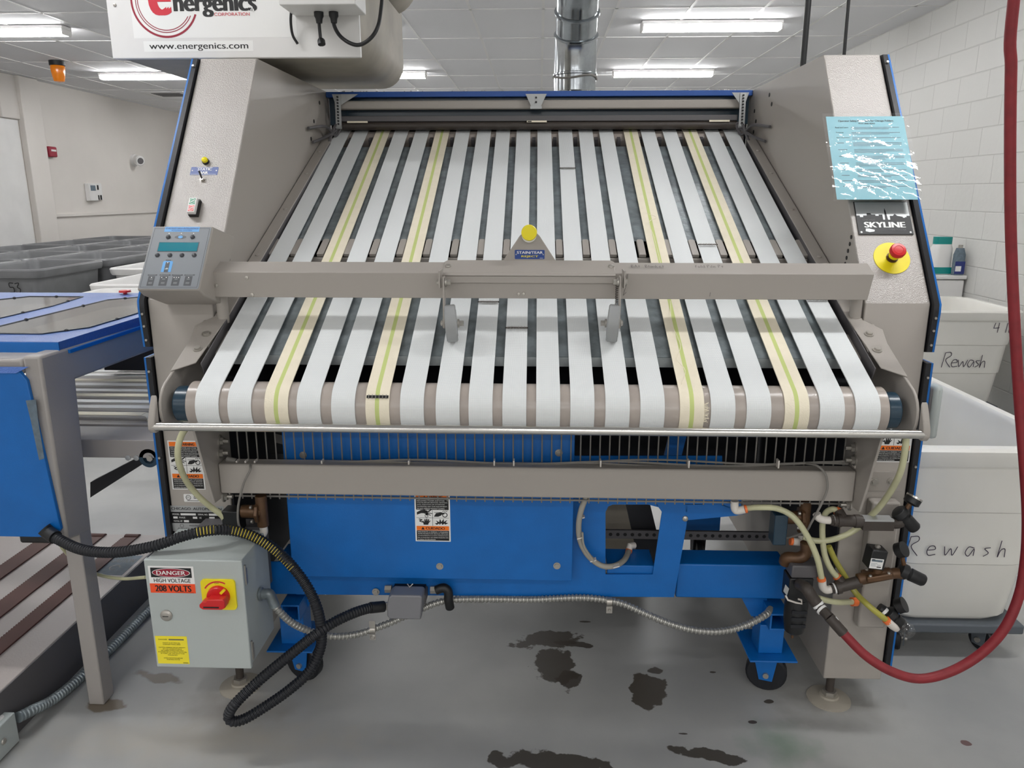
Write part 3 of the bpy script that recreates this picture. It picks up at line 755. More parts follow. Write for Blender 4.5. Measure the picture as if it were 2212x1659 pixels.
# slide pans
def pan(pxa, pya, pyb, off, nm, lip):
    ya = onb(1160, pya, off).y; yb = onb(1160, pyb, off).y
    a = bp(0, ya, off); b = bp(0, yb, off)
    mb = MB('galv').slab([(X0 - pxa, b.y, b.z), (X0 + pxa, b.y, b.z), (X0 + pxa, a.y, a.z), (X0 - pxa, a.y, a.z)], BN * -.002)
    if lip:
        mb.m('galvedge').box(X0 - pxa, b.y - .002, b.z - lip, X0 + pxa, b.y + .001, b.z - .001)
    return mb.build(nm, FM, 'galvanised slide sheet')
pan(.835, 318, 522, -.012, 'slide_pan', 0)
pan(.835, 597, 773, -.012, 'slide_pan', .026)
# tab rail between the belts
yb = onb(1160, 550, -.006).y; ya = onb(1160, 517, -.006).y
a = bp(0, yb, -.006); a2 = bp(0, ya, -.006)
tr = MB('greysmooth').box(X0 - .86, a.y, a.z - .034, X0 + .86, a.y + .04, a.z - .012).build('tab_rail', FM, bevel=.003)
for i in range(-1, 20):
    if i < 0: x = BX[0][0] + (BX[0][1] - BX[0][0]) * .45 - .056
    elif i == 19: x = BX[19][0] + (BX[19][1] - BX[19][0]) * .45 + .056
    else: x = (BX[i][0] + BX[i + 1][0]) / 2 * .55 + (BX[i][1] + BX[i + 1][1]) / 2 * .45
    hw = .0115 if 0 <= i < 19 else .03
    t = MB('greysmooth').slab([(x - hw, a.y, a.z), (x + hw, a.y, a.z), (x + hw, a2.y - .008, a2.z - .0036), (x + hw * .6, a2.y, a2.z), (x - hw * .6, a2.y, a2.z), (x - hw, a2.y - .008, a2.z - .0036)], BN * -.012)
    t.build('belt_tab', tr, bevel=.002)
yb = onb(1160, 772, -.02).y; ya = onb(1160, 722, -.02).y
a = bp(0, yb, -.02); a2 = bp(0, ya, -.02)
MB('greysmooth').slab([(X0 - .885, a.y, a.z), (X0 + .885, a.y, a.z), (X0 + .885, a2.y, a2.z), (X0 - .885, a2.y, a2.z)], BN * -.003).box(X0 - .885, a.y, a.z - .026, X0 + .885, a.y + .003, a.z - .001).build('lower_rail', FM, 'tan crossplate under the belts', bevel=.002)
a = bp(0, 2.0, -.15); b = bp(0, 3.38, -.15)
MB('void').slab([(X0 - .895, a.y, a.z), (X0 + .895, a.y, a.z), (X0 + .895, b.y, b.z), (X0 - .895, b.y, b.z)], BN * -.02).build('shade_tray', FM, 'added dark sheet for the shade under the belts')  # added sheet: stops light below the belts and paints the shade there
MB('void').box(X0 - .895, 3.47, 1.05, X0 + .895, 3.49, 1.96).build('shade_backing', FM, 'added dark sheet for the shaded gaps behind the belts')  # added sheet, coloured as the shade in the gaps behind the belts
for s in (-1, 1): MB('void').box(X0 + s * .8935, 2.104, .32 if s < 0 else .46, X0 + s * .8985, 3.46, 1.16).build('shade_liner', FM, 'added dark sheet painting the interior shade')  # interior shade painted as dark sheets along the tower walls
# side rails
for s in (-1, 1):
    def sx(x): return X0 + s * x
    a = bp(0, 2.1, .012); b = bp(0, 3.30, .012); c = bp(0, 3.34, .012)
    mb = MB('grey').slab([(sx(.897), a.y, a.z), (sx(.858), a.y, a.z), (sx(.858), b.y, b.z), (sx(.868), c.y, c.z), (sx(.897), c.y, c.z)], BN * -.004)
    a0 = bp(0, 1.872, .012); a1 = bp(0, 1.905, .012); am = bp(0, 2.0, .012); an = bp(0, 2.06, .012)
    mb.slab([(sx(.925), a0.y, a0.z), (sx(.872), a1.y, a1.z), (sx(.858), a.y, a.z), (sx(.898), a.y - .001, a.z), (sx(.935), an.y, an.z), (sx(.925), am.y, am.z)], BN * -.004)
    d0 = bp(0, 1.905, -.028); d1 = bp(0, 3.30, -.028)
    mb.m('greydark').slab([(sx(.858), a1.y, a1.z - .003), (sx(.858), b.y, b.z - .003), (sx(.858), d1.y, d1.z), (sx(.858), d0.y, d0.z)], (s * .003, 0, 0))
    o = mb.build('side_rail', FM, bevel=.0015)
    bolts = [(446, 722), (427, 754)] if s < 0 else [(1877, 722), (1895, 756)]
    for q in bolts: MB('zinc').hexbolt(onb(q[0], q[1], .0125), BN, .0085, .007).build('bolt', o)
    for y in (2.28, 2.33, 2.42, 2.72, 3.0, 3.2):
        p = bp(sx(.878), y, .0125); MB('greysmooth').lathe(p, BN, [(0, .007), (.003, .006), (.004, .001)], 10).build('bolt', o)
    # bearing plate round the roller end
    pg = []
    for k in range(13):
        an_ = math.radians(118 + 15 * k); pg.append((RC.y + .07 * math.cos(an_), RC.z + .07 * math.sin(an_)))
    pg += [(2.05, 1.0), (2.09, 1.06), (2.09, bp(0, 2.09, .008).z), (1.9, bp(0, 1.9, .008).z)]
    o = MB('grey').prism(pg, 'x', sx(.918), sx(.925)).build('bearing_plate', FM, bevel=.002)
    MB('grey').prism([(1.79, 1.07), (1.785, 1.0), (1.80, .98), (1.768, .978), (1.757, .99), (1.758, 1.008), (1.775, 1.045)], 'x', sx(.9255), sx(.942)).build('bar_bracket', o, bevel=.003)
MB('chrome').cyl((X0 - .933, 1.768, .9955), (X0 + .933, 1.768, .9955), .0108, n=24).build('guard_rod', FM, 'polished steel rod in front of the roller')

# wire guard, channel beam
wg = MB('wire').box(X0 - .87, 2.058, .692, X0 + .87, 2.062, .697).build('wire_guard', FM)
xa, xb = at(515, 970, 2.06).x, at(1825, 970, 2.06).x
for k in range(64):
    x = xa + (xb - xa) * k / 63
    MB('wire').sweep([(x, 2.06, .686), (x, 2.06, .97), (x, 2.045, 1.0), (x, 2.02, 1.03)], .0022, 6).build('guard_wire', wg)
MB('greysmooth').box(X0 - .885, 2.0, .725, X0 + .885, 2.048, .814).build('channel_beam', FM, 'grey channel beam', bevel=.004)
for s in (-1, 1):
    pg = [(1.873, .985), (1.93, .80), (1.962, .712), (2.098, .70), (2.098, 1.0), (1.95, .975)]
    o = MB('greysmooth').prism(pg, 'x', X0 + s * .886, X0 + s * .893).build('hanger_plate', FM, bevel=.0015)
    for y, z in ((2.02, .84), (2.03, .872), (2.02, .708)):
        MB('zinc').cyl((X0 + s * .886, y, z), (X0 + s * .86, y, z), .006, n=8).hexbolt((X0 + s * .886, y, z), (-s, 0, 0), .011, .012).build('bolt', o)
    MB('grey').slab([(X0 + s * .893, 1.9, .955), (X0 + s * .955, 2.098, .95), (X0 + s * .955, 2.098, .93), (X0 + s * .893, 1.9, .93)], (0, .002, 0)).slab([(X0 + s * .893, 1.9, .93), (X0 + s * .955, 2.098, .93), (X0 + s * .893, 2.098, .93)], (0, 0, .003)).build('gusset', FM)
b = MB('wire')
def cab(z0, ph, r):
    pts = []
    for k in range(19):
        px = 500 + k * 74
        pts.append(at(px, 1000 + 5 * math.sin(k * .9 + ph) + z0, 2.03))
    return hose(b, pts, r, 6, 5)
cab(-2, 0, .003); cab(2, 1.1, .003); cab(5, 2.0, .0028)
cbl = b.build('sensor_cable', FM, 'bundle of grey cables tied along the beam', kind='stuff')
for px in (514, 533, 553, 697, 884, 1068, 1110, 1297, 1487, 1680, 1846):
    p = at(px, 1001, 2.022); MB('fitting').obox(p, (1, 0, .15), (0, 0, 1), (0, 1, 0), .004, .022, .02).build('cable_tie', cbl)
MB('wire').cyl(at(490, 992, 2.03), at(510, 997, 2.03), .009, n=12).build('connector_plug', cbl)

# top: hood, beams, static bar
hp = MB('hood').box(XL1 + .001, 3.42, 1.95, XR0 - .001, 3.4999, 1.972).build('hood_panel', FM, 'blue hood panel', bevel=.002)
MB('fluff').box(0, 0, 0, .001, .001, .001) if False else None
fl = MB('fluff'); rnd = random.Random(5)
for k in range(40):
    x = rnd.uniform(-.85, .85); fl.lathe((x, 3.43 + rnd.random() * .02, 1.9725), (0, 0, 1), [(0, .004 + rnd.random() * .01), (.003, .003), (.005, .001)], 6)
fl.build('lint', hp, kind='stuff')
MB('grey').box(X0 - .86, 3.40, 1.898, X0 + .86, 3.44, 1.934).build('upper_beam', FM, bevel=.006)
MB('navy').box(X0 - .895, 3.455, 1.84, X0 + .895, 3.465, 1.949).build('rear_strip', FM, 'dark navy strip')
sb = MB('greydark').box(X0 - .835, 3.385, 1.848, X0 + .835, 3.43, 1.8716).build('static_bar', FM, bevel=.003)
mb = MB('iron').cyl((X0 - .835, 3.40, 1.832), (X0 + .835, 3.40, 1.832), .017, n=20); mb.build('bar_tube', sb)
for px0, px1 in ((750, 794), (1138, 1181), (1532, 1576)):
    a = at(px0, 263, 3.38); b = at(px1, 263, 3.38); lb = MB('cream').box(a.x, 3.378, 1.843, b.x, 3.3825, 1.85)
    if px0 == 1138: lb.m('ink').box(a.x + .004, 3.3772, 1.8445, a.x + .02, 3.3779, 1.8485)
    lb.build('label', sb, 'small pale label')
for s, px in ((-1, 731), (1, 1603)):
    x = at(px, 240, 3.37).x
    st = MB('silver').slab([(x - .012, 3.37, 1.955), (x + .012, 3.37, 1.955), (x + .012, 3.362, 1.83), (x - .012, 3.362, 1.83)], (0, .003, 0))
    st.sweep([(x - .012, 3.365, 1.825), (x + .012, 3.365, 1.825)], .008, 8)
    o = st.build('hanger_strap', FM, 'perforated steel strap')
    h = MB('ink')
    for k in range(10): h.cyl((x, 3.3698 - .0006 * k, 1.945 - k * .012), (x, 3.361 - .0006 * k, 1.945 - k * .012), .0038, n=8)
    h.build('strap_holes', o, kind='stuff')
    MB('silver').slab([(x - .035 - .01 * s, 3.375, 1.957), (x + .055 - .03 * s, 3.375, 1.957), (x + .012, 3.375, 1.915), (x - .012, 3.375, 1.915)], (0, .004, 0)).build('strap_gusset', o)
x = at(1158, 215, 3.37).x
o = MB('silver').slab([(x - .044, 3.375, 1.955), (x + .044, 3.375, 1.955), (x + .02, 3.37, 1.905), (x - .02, 3.37, 1.905)], (0, .004, 0)).build('centre_bracket', FM)
MB('ink').cyl((x, 3.375, 1.94), (x, 3.368, 1.94), .004, n=8).cyl((x, 3.372, 1.922), (x, 3.366, 1.922), .004, n=8).build('bracket_holes', o)
MB('silver').box(x - .024, 3.36, 1.895, x + .024, 3.378, 1.905).build('bracket_foot', o)
for s in (-1, 1):                                   # tangle of air lines at the ends of the static bar
    e = MB('greydark')
    for k in range(3):
        hose(e, [(X0 + s * .89, 3.2 - .05 * k, 1.70 + .05 * k), (X0 + s * .87, 3.28, 1.74 + .04 * k), (X0 + s * .85, 3.36, 1.83 - .02 * k), (X0 + s * .83, 3.39, 1.835)], .006, 6, 6)
    e.build('air_line', FM)

# ------------------------------------------------------------------ reject bar across the belts
RB = MB('greysmooth')
yb0 = 2.05
def rbx(px): return at(px, 610, yb0).x
zt, zb_ = at(1160, 590, yb0).z, at(1160, 645, yb0).z
bx0, bx1 = at(437, 587, yb0).x, at(1890, 587, yb0).x
cx0, cx1 = at(453, 645, yb0).x, at(1874, 645, yb0).x
RB.slab([(bx0, yb0, zt), (bx1, yb0, zt), (cx1, yb0, zb_), (cx0, yb0, zb_)], (0, .003, 0))
RB.slab([(bx0, yb0, zt), (bx1, yb0, zt), (bx1 + .002, yb0 + .055, zt + .024), (bx0 - .002, yb0 + .055, zt + .024)], (0, .001, -.003))
RB.slab([(cx0, yb0 + .002, zb_), (cx1, yb0 + .002, zb_), (cx1, yb0 + .045, zb_ + .002), (cx0, yb0 + .045, zb_ + .002)], (0, 0, .003))
bar = RB.build('reject_bar', FM, 'grey reject bar spanning the belts', bevel=.002)
for px in (486, 1843):
    p = on(px, 688, BP0, BN); MB('greysmooth').cyl((p.x, p.y - .01, p.z - .01), (p.x, p.y - .01, zb_ + .01), .016, n=20).build('bar_post', bar)
for q in ((533, 600), (467, 617), (545, 637)):
    p = at(q[0], q[1], yb0); MB('zinc').lathe(p, (0, -1, 0), [(0, .0055), (.002, .005), (.003, .001)], 12).build('rivet', bar)
a = at(958, 572, yb0 + .02); b = at(1329, 572, yb0 + .02)
yp = yb0 - .006; zl = at(1143, 612, yp).z; zm = at(1143, 597, yp).z; ztop_ = zt + .027
pl = MB('greysmooth').slab([(a.x, yp, zm), (b.x, yp, zm), (b.x, yp, zl), (a.x, yp, zl)], (0, .004, 0))
pl.slab([(a.x, yp, zm), (b.x, yp, zm), (b.x, yp + .05, ztop_ - .004), (b.x - .008, yp + .06, ztop_), (a.x + .008, yp + .06, ztop_), (a.x, yp + .05, ztop_ - .004)], (0, -.0005, .003))
pl.build('mounting_plate', bar, bevel=.002)
yt = yb0 + .052
tpts = [at(q[0], q[1], yt) for q in [(1081, 572), (1206, 572), (1166, 510), (1158, 502), (1143, 498), (1130, 502), (1122, 510)]]
MB('greysmooth').slab(tpts, (0, .004, 0)).build('button_bracket', bar, 'triangular bracket', bevel=.0015)
k = at(1143, 503, yt - .03)
MB('white').lathe(at(1143, 507, yt), (0, -1, 0), [(0, .017), (.014, .017), (.016, .02)], 24).build('knob_collar', bar)
MB('yellow').lathe(k + V((0, .016, 0)), (0, -1, 0), [(0, .019), (.004, .0212), (.012, .0212), (.016, .0195), (.0165, .001)], 32).build('push_knob', bar, 'yellow push knob')
a = at(1112, 559.5, yt - .001); b = at(1176.5, 540, yt - .001); W_, H_ = b.x - a.x, b.z - a.z
d = Decal(a, (1, 0, 0), (0, 0, 1), 'blab'); d.base(0, 0, W_, H_, .0008, .002)
d.m('white').text('STAIN/TEAR', W_ * .07, H_ * .58, W_ * .94, H_ * .86, 1, .03)
d.m('yellow').text('REJECT', W_ * .22, H_ * .14, W_ * .79, H_ * .40, 1, .03)
d.m('white').rect(W_ * .84, H_ * .1, W_ * .95, H_ * .13, 1)
d.m('silver').disc(W_ * .045, H_ * .5, .0017).disc(W_ * .955, H_ * .5, .0017)
d.build('reject_sign', bar, 'blue STAIN/TEAR REJECT sign', flat=True)
for q in ((967, 579), (1321, 577)):
    p = at(q[0], q[1], yb0 + .02); MB('zinc').lathe(V((p.x, yb0 + .028, zt + .016)), (0, -.4, .92), [(0, .0085), (.003, .007), (.005, .001)], 16).build('bolt', bar)
for q in ((1120, 635), (1131, 635)):
    p = at(q[0], q[1], yb0); MB('zinc').lathe(p, (0, -1, 0), [(0, .0045), (.0025, .004), (.003, .001)], 12).build('rivet', bar)
for s, pxw, pxa in ((-1, 977, 957), (1, 1322, 1341)):
    ct = on(pxw, 732, BP0 + BN * .004, BN); c = ct + BN * .0502
    ax = V((1, 0, 0))
    lean = V((s * .07, 0, 1))
    axw = V((1, -.12 * s, -s * .07)).normalized()
    w_ = MB('wheel').lathe(c - axw * .016, axw, [(0, .012), (0, .034), (.001, .036), (.001, .046), (.004, .0495), (.028, .0495), (.031, .046), (.031, .036), (.032, .034), (.032, .012)], 40).build('press_wheel', bar, 'grey rubber wheel resting on a belt')
    m_ = MB('ink')
    axl = c.x; xa = at(pxa, 640, c.y).x
    pv = V((xa, c.y + .005, at(pxa, 610, c.y).z))
    arm = MB('greysmooth').slab([V((xa, pv.y - .012, pv.z + .016)), V((xa, pv.y + .012, pv.z + .016)), V((xa, c.y + .014, c.z - .012)), V((xa, c.y - .014, c.z - .012))], (s * -.005, 0, 0)).build('wheel_arm', bar, bevel=.002)
    MB('greysmooth').slab([V((xa - s * -.006, pv.y - .014, pv.z + .03)), V((xa + s * .006, yb0, pv.z + .03)), V((xa + s * .006, yb0, pv.z - .018)), V((xa + s * .006, pv.y - .014, pv.z - .014))], (s * .004, 0, 0)).build('arm_lug', bar)
    MB('zinc').hexbolt(pv - V((s * .006, 0, 0)), (-s, 0, 0), .008, .014).hexbolt(pv + V((s * .010, 0, 0)), (s, 0, 0), .007, .006).build('pivot_bolt', arm)
    MB('zinc').cyl((xa + s * .008, c.y, c.z), (c.x - s * .03, c.y, c.z), .0045, n=10).hexbolt(c - V((s * .017, 0, 0)), (-s, 0, 0), .008, .016).hexbolt(V((xa + s * .001, c.y, c.z)), (s, 0, 0), .008, .006).build('axle_bolt', arm)
    if s > 0:
        sp = []
        for k in range(90):
            a_ = k * .9; t = k / 89; sp.append(V((xa - .008 + .004 * math.cos(a_), c.y + .025 + .004 * math.sin(a_), pv.z - .01 - .06 * t)))
        MB('iron').sweep(sp, .0009, 5).build('spring', arm)
sc = Decal(V((at(1366, 585, yb0).x, yb0 + .022, zt + .0105 + .003)), (1, 0, 0), (0, .917, .4), 'scrib', .0006)
scribble(sc, 'BAtH Blanket', 0, .0, .014, .0012); scribble(sc, 'fold Pile Pt', .17, .0, .014, .0012)
sc.build('pencil_note', bar, 'faint pencil writing', flat=True)
sc = Decal(at(1343, 602, yb0 - .0004), (1, 0, 0), (0, 0, 1), 'scrib', .0005); scribble(sc, 'PA1', 0, 0, .012, .0012)
p = at(1533, 640, yb0); q = at(1343, 602, yb0); sc.stroke([(p.x - q.x, p.z - q.z), (p.x - q.x + .001, p.z - q.z + .01)], .0012)
p = at(1346, 638, yb0); sc.stroke([(p.x - q.x + .008, p.z - q.z + .03), (p.x - q.x, p.z - q.z), (p.x - q.x + .008, p.z - q.z + .008)], .0012)
sc.build('pen_mark', bar, flat=True)

# ------------------------------------------------------------------ control console
th = math.radians(38); CW = V((0, math.sin(th), math.cos(th))); CN = V((0, -math.cos(th), math.sin(th)))
CB = at(302, 626, 1.955)
def onc(px, py, off=0): return on(px, py, CB + CN * off, CN)
q4 = [onc(299, 626), onc(434, 626), onc(457, 489), onc(327, 489)]
xm0, xm1 = (q4[0].x + q4[3].x) / 2, (q4[1].x + q4[2].x) / 2
fb, ft = q4[0], q4[3]
kb = ont(477, 511)
prof = [(fb.y, fb.z), (ft.y, ft.z), (kb.y, kb.z), (2.0995, 1.262), (2.0995, 1.25), (fb.y + .03, fb.z - .02)]
CO = MB('greysmooth').prism(prof, 'x', xm0, xm1).build('control_console', FM, 'grey control console with a teal display', bevel=.004)
CU = V((1, 0, 0)); cH = (ft - fb).length; cW = xm1 - xm0
def uv(px, py):
    p = onc(px, py); f = (p - V((xm0, fb.y, fb.z))).dot(CW); r = p.x
    # the sides lean slightly in the picture; keep x relative to the nearer side
    t = f / cH; l = q4[0].x * (1 - t) + q4[3].x * t; rr = q4[1].x * (1 - t) + q4[2].x * t
    return (r - l) / (rr - l) * cW, f
CF = V((xm0, fb.y, fb.z)) + CN * .0005
d = Decal(CF, CU, CW, 'cons'); d.base(.003, .003, cW - .003, cH - .003, .0004, .004)
d.m('consd')
for a, b in (((.007, .007), (cW - .007, .008)), ((.007, cH - .008), (cW - .007, cH - .007)), ((.007, .007), (.008, cH - .007)), ((cW - .008, .007), (cW - .007, cH - .007))): d.rect(*a, *b)
def uvr(x0, y0, x1, y1):
    a = uv(x0, y1); b = uv(x1, y0); return min(a[0], b[0]), a[1], max(a[0], b[0]), b[1]
R0 = uv(352, 501); R1 = uv(429, 490.5); d.m('sky').rect(R0[0], R0[1], R1[0], R1[1])
d.m('blab').text('CHICAGO HIGH INTELLIGENCE', R0[0] + .003, R0[1] + (R1[1] - R0[1]) * .5, R1[0] - .003, R1[1] - .0025, 2, .01).text('FOLDING SYSTEM', R0[0] + .02, R0[1] + .002, R1[0] - .02, R0[1] + (R1[1] - R0[1]) * .38, 2, .01)
d.m('white')
for q in ((363, 504.5), (389.5, 504.5), (416, 504.5)): d.disc(*uv(*q), .0014)
for q in ((363, 589), (349, 601), (352, 601), (374, 601), (378, 601), (383, 601), (389, 601), (410, 601)): pass
a = uv(388, 512.5); d.m('consd').disc(a[0], a[1], .016, .0055, 1).m('sky').disc(a[0], a[1], .0065, .0045, 2)
lb = [(319.5, 617, 336), (345, 617, 364.5), (372, 617, 391), (399, 617, 417)]
for x0, yb_, x1 in lb:
    a = uv(x0, 617.5); b = uv(x1 + 1.5, 597)
    d.m('consd').rect(a[0], a[1], b[0], b[1]); d.m('consd').rect(a[0] - .003, b[1] + .002, b[0] + .005, b[1] + .0055)
    d.m('cons').rect(a[0], b[1] + .003, b[0] + .001, b[1] + .0042, 2)
    d.m('white'); mid = (a[0] + b[0]) / 2
    for u in ([mid] if x0 in (319.5, 399) else [mid - .006, mid + .006] if x0 == 345 else [mid - .006, mid, mid + .006]): d.disc(u, b[1] - .004, .0014, None, 2)
    d.m('ebox').rect(mid - .005, a[1] + .009, mid + .005, a[1] + .0098, 2).rect(mid - .005, a[1] + .006, mid + .005, a[1] + .0068, 2).rect(mid - .004, b[1] - .0095, mid + .004, b[1] - .0085, 2)
a = uv(349, 588); b = uv(375, 564); d.m('sky').poly([(a[0], a[1]), (b[0], a[1]), (b[0], b[1] - .003), (b[0] - .003, b[1]), (a[0] + .003, b[1]), (a[0], b[1] - .003)])
mid = (a[0] + b[0]) / 2; d.m('consd').rect(mid - .0055, a[1], mid + .0055, b[1] - .004, 2).m('white').disc(mid, b[1] - .006, .0014, None, 3).m('ebox').poly([(mid - .005, a[1] + .008), (mid + .001, a[1] + .013), (mid + .005, a[1] + .011), (mid + .004, a[1] + .008)], 3)
d.m('consd').rect(mid - .007, b[1] + .0005, mid + .007, b[1] + .0035, 2)
d.build('console_face', CO, 'printed console face', flat=True)
a = uv(340, 543); b = uv(428, 524.5)
d = Decal(CF + CN * .0006, CU, CW, 'consd'); d.base(a[0] - .0015, a[1] - .0015, b[0] + .0015, b[1] + .0015, .0005); d.m('lcd').rect(a[0], a[1], b[0], b[1])
d.build('display_screen', CO, 'teal display', flat=True)
for q in ((361.5, 512.5), (414, 512.5), (340, 551.5), (367, 551.5), (393, 551.5), (419.5, 551.5)):
    u, v = uv(*q); p = CF + CU * u + CW * v
    MB('consd').lathe(p, CN, [(0, .0062), (.002, .006), (.0035, .004), (.004, .001)], 18).build('push_button', CO)

# ------------------------------------------------------------------ things on the tower faces
def td(px, py, m='white', off=.0006): return Decal(ont(px, py, off), (1, 0, 0), TI, m)
def tuv(O, px, py): p = ont(px, py, .0006) - O; return p.x, p.dot(TI)
p = ont(445, 350)
o = MB('ink').lathe(p, TN, [(0, .0105), (.006, .0105), (.007, .009)], 20).build('indicator_lamp', FM, 'small yellow indicator')
MB('yellow').lathe(p + TN * .006, TN, [(0, .009), (.008, .0085), (.011, .005), (.012, .001)], 20).build('lens', o, 'yellow lens')
d = td(410, 378, 'blab'); W_ = ont(469, 378).x - ont(410, 378).x; H_ = (ont(440, 361) - ont(440, 378)).length
d.base(0, 0, W_, H_, .0008, .002); d.m('white').text('STATIC', W_ * .25, H_ * .56, W_ * .77, H_ * .88, 1, .04).text('BAR', W_ * .35, H_ * .14, W_ * .65, H_ * .44, 1, .04)
d.rect(W_ * .03, H_ * .05, W_ * .95, H_ * .09).rect(W_ * .2, H_ * .92, W_ * .8, H_ * .95).disc(W_ * .06, H_ * .55, .002).disc(W_ * .94, H_ * .55, .002)
d.build('static_bar_sign', FM, 'blue STATIC BAR sign', flat=True)
p = ont(438, 389)
o = MB('zinc').lathe(p, TN, [(0, .007), (.004, .007), (.004, .005), (.008, .005)], 12).build('toggle_switch', FM)
MB('ink').sweep([p + TN * .007, p + TN * .016 + TI * .012 - V((.004, 0, 0)), p + TN * .02 + TI * .018 - V((.006, 0, 0))], [.0022, .0028, .003], 8).build('lever', o)
a = ont(410, 468); b = ont(433, 437); W_ = b.x - a.x; H_ = (b - a).dot(TI)
o = MB('white').obox((a + b) / 2 + TN * .012, (1, 0, 0), TI, TN, W_, H_, .024).build('start_stop_box', FM, 'white box with green and red buttons', bevel=.0015)
MB('ink').obox((a + b) / 2 + TN * .006 + V((.002, 0, 0)), (1, 0, 0), TI, TN, W_ + .004, H_ + .004, .012).build('box_back', o)
c = (a + b) / 2 + TN * .0245
for sg, mm, nm in ((1, 'green', 'green start button'), (-1, 'redplastic', 'red stop button')):
    d = Decal(c + TI * (H_ * .24 * sg), (1, 0, 0), TI, mm); d.base(-W_ * .36, -H_ * .2, W_ * .36, H_ * .2, .0006, .001)
    d.m('white').arc(0, 0, .0085, .0012, 0, 360, 1, 24).stroke([(-.004, -.002), (.004, .002)], .003, 1)
    d.build('push_button', o, nm, flat=True)

# laminated notice taped to the right tower
NL = thing('laminated_notice', 'aqua safety notice in a shiny clear sleeve taped to the right tower', 'notice', ont(1880, 340, .004))
O = ont(1806, 431, .006)
def nq(u, v):                                     # sheet coordinates 0..1 onto the slightly skewed sheet
    bl, br = [ont(*q, .036) for q in ((1808, 431), (1983, 431))]; trr, tl = [ont(*q, .018) for q in ((1951, 251), (1784, 252))]
    return bl * (1 - u) * (1 - v) + br * u * (1 - v) + trr * u * v + tl * (1 - u) * v
class Sheet(Decal):
    def pt(s, u, v, l): return nq(u, v) + TN * (l * s.step)
d = Sheet(O, (1, 0, 0), TI, 'paper', .0004)
d.slab([d.pt(0, 0, 0) - TN * .0006, d.pt(1, 0, 0) - TN * .0006, d.pt(1, 1, 0) - TN * .0006, d.pt(0, 1, 0) - TN * .0006], TN * .0006)
d.m('ink').text('Operator Safety Reminders for Chicago Folders', .15, .925, .86, .955, 1, .02).text('POST AND READ', .41, .90, .62, .918, 1, .01)
rows = [('Read and Learn', 2), ('Training', 2), ('Safe Operation', 2), ('Guarding', 3), ('Lockout', 3), ('Controls', 3), ('Clearing Jams', 3), ('Safety Devices', 2), ('Reporting', 2), ('Maintenance', 2), ('Cleaning', 2)]
v = .865; rnd = random.Random(2)
for nm, k in rows:
    if nm in ('Read and Learn', 'Training', 'Safe Operation'): d.m('ink').text(nm, .10, v - .012, .10 + .012 * len(nm), v + .004, 1, .01)
    else: d.m('tape').rect(.10, v - .009, .18 + rnd.random() * .05, v - .002, 1)
    d.m('tape')
    for j in range(k): d.rect(.30, v - .008 - j * .017, .30 + (.62 if j < k - 1 else .2 + rnd.random() * .3), v - .002 - j * .017, 1)
    v -= .017 * k + .03
d.build('notice_sheet', NL, 'aqua printed sheet', flat=True)
mb = MB('sleeve'); nx, ny = 40, 44; vs = []; rnd = random.Random(9)
for j in range(ny + 1):
    for i in range(nx + 1):
        u = -.05 + 1.10 * i / nx; v = -.03 + 1.06 * j / ny
        amp = max(0, .62 - v) * .010
        h = amp * (.9 * math.sin(7 * u + 19 * v) * math.cos(13 * v + 5 * u * u) + .45 * math.sin(21 * u - 13 * v + 3 * u * v) + .22 * math.sin(41 * v + 17 * u) + .15 * math.sin(57 * u + 23 * v))
        vs.append(nq(u, v) + TN * (.004 + amp * 1.2 + h) + TI * 0)
fs = [(j * (nx + 1) + i, j * (nx + 1) + i + 1, (j + 1) * (nx + 1) + i + 1, (j + 1) * (nx + 1) + i) for j in range(ny) for i in range(nx)]
mb.add(vs, fs); mb.build('clear_sleeve', NL, 'clear wrinkled plastic sleeve')
# skyline nameplate
a = ont(1858, 507, .0008); b = ont(1976, 507, .0008); tl = ont(1848, 437, .0008)
W_ = b.x - a.x; H_ = (tl - a).dot(TI); a = V((a.x - .004, a.y, a.z))
d = Decal(a + TN * .003, (1, 0, 0), TI, 'ink'); d.base(0, 0, W_, H_, .003)
d.m('silver').poly([(W_ * q[0], H_ * q[1]) for q in [(.01, .985), (.99, .985), (.99, .56), (.93, .56), (.93, .52), (.9, .52), (.9, .5), (.86, .5), (.86, .53), (.76, .56), (.72, .62), (.68, .56), (.62, .56), (.62, .44), (.58, .44), (.56, .72), (.545, .8), (.535, .72), (.525, .44), (.49, .44), (.49, .6), (.42, .6), (.42, .56), (.36, .56), (.36, .6), (.29, .6), (.27, .64), (.2, .64), (.2, .57), (.13, .57), (.13, .52), (.07, .52), (.07, .57), (.01, .57)]], 1)
d.m('white').text('SKYLINE', W_ * .12, H_ * .20, W_ * .88, H_ * .37, 1, .05)
d.m('greydark').text('CHICAGO', W_ * .11, H_ * .41, W_ * .34, H_ * .46, 1).text('MINI FOLDER', W_ * .58, H_ * .11, W_ * .88, H_ * .165, 1)
d.m('silver').poly([(W_ * .13, H_ * .09), (W_ * .14, H_ * .17), (W_ * .2, H_ * .17), (W_ * .3, H_ * .13), (W_ * .29, H_ * .08), (W_ * .2, H_ * .06)], 1).disc(W_ * .05, H_ * .06, .003).disc(W_ * .95, H_ * .06, .003)
d.build('nameplate', FM, 'black and silver SKYLINE nameplate', flat=True)
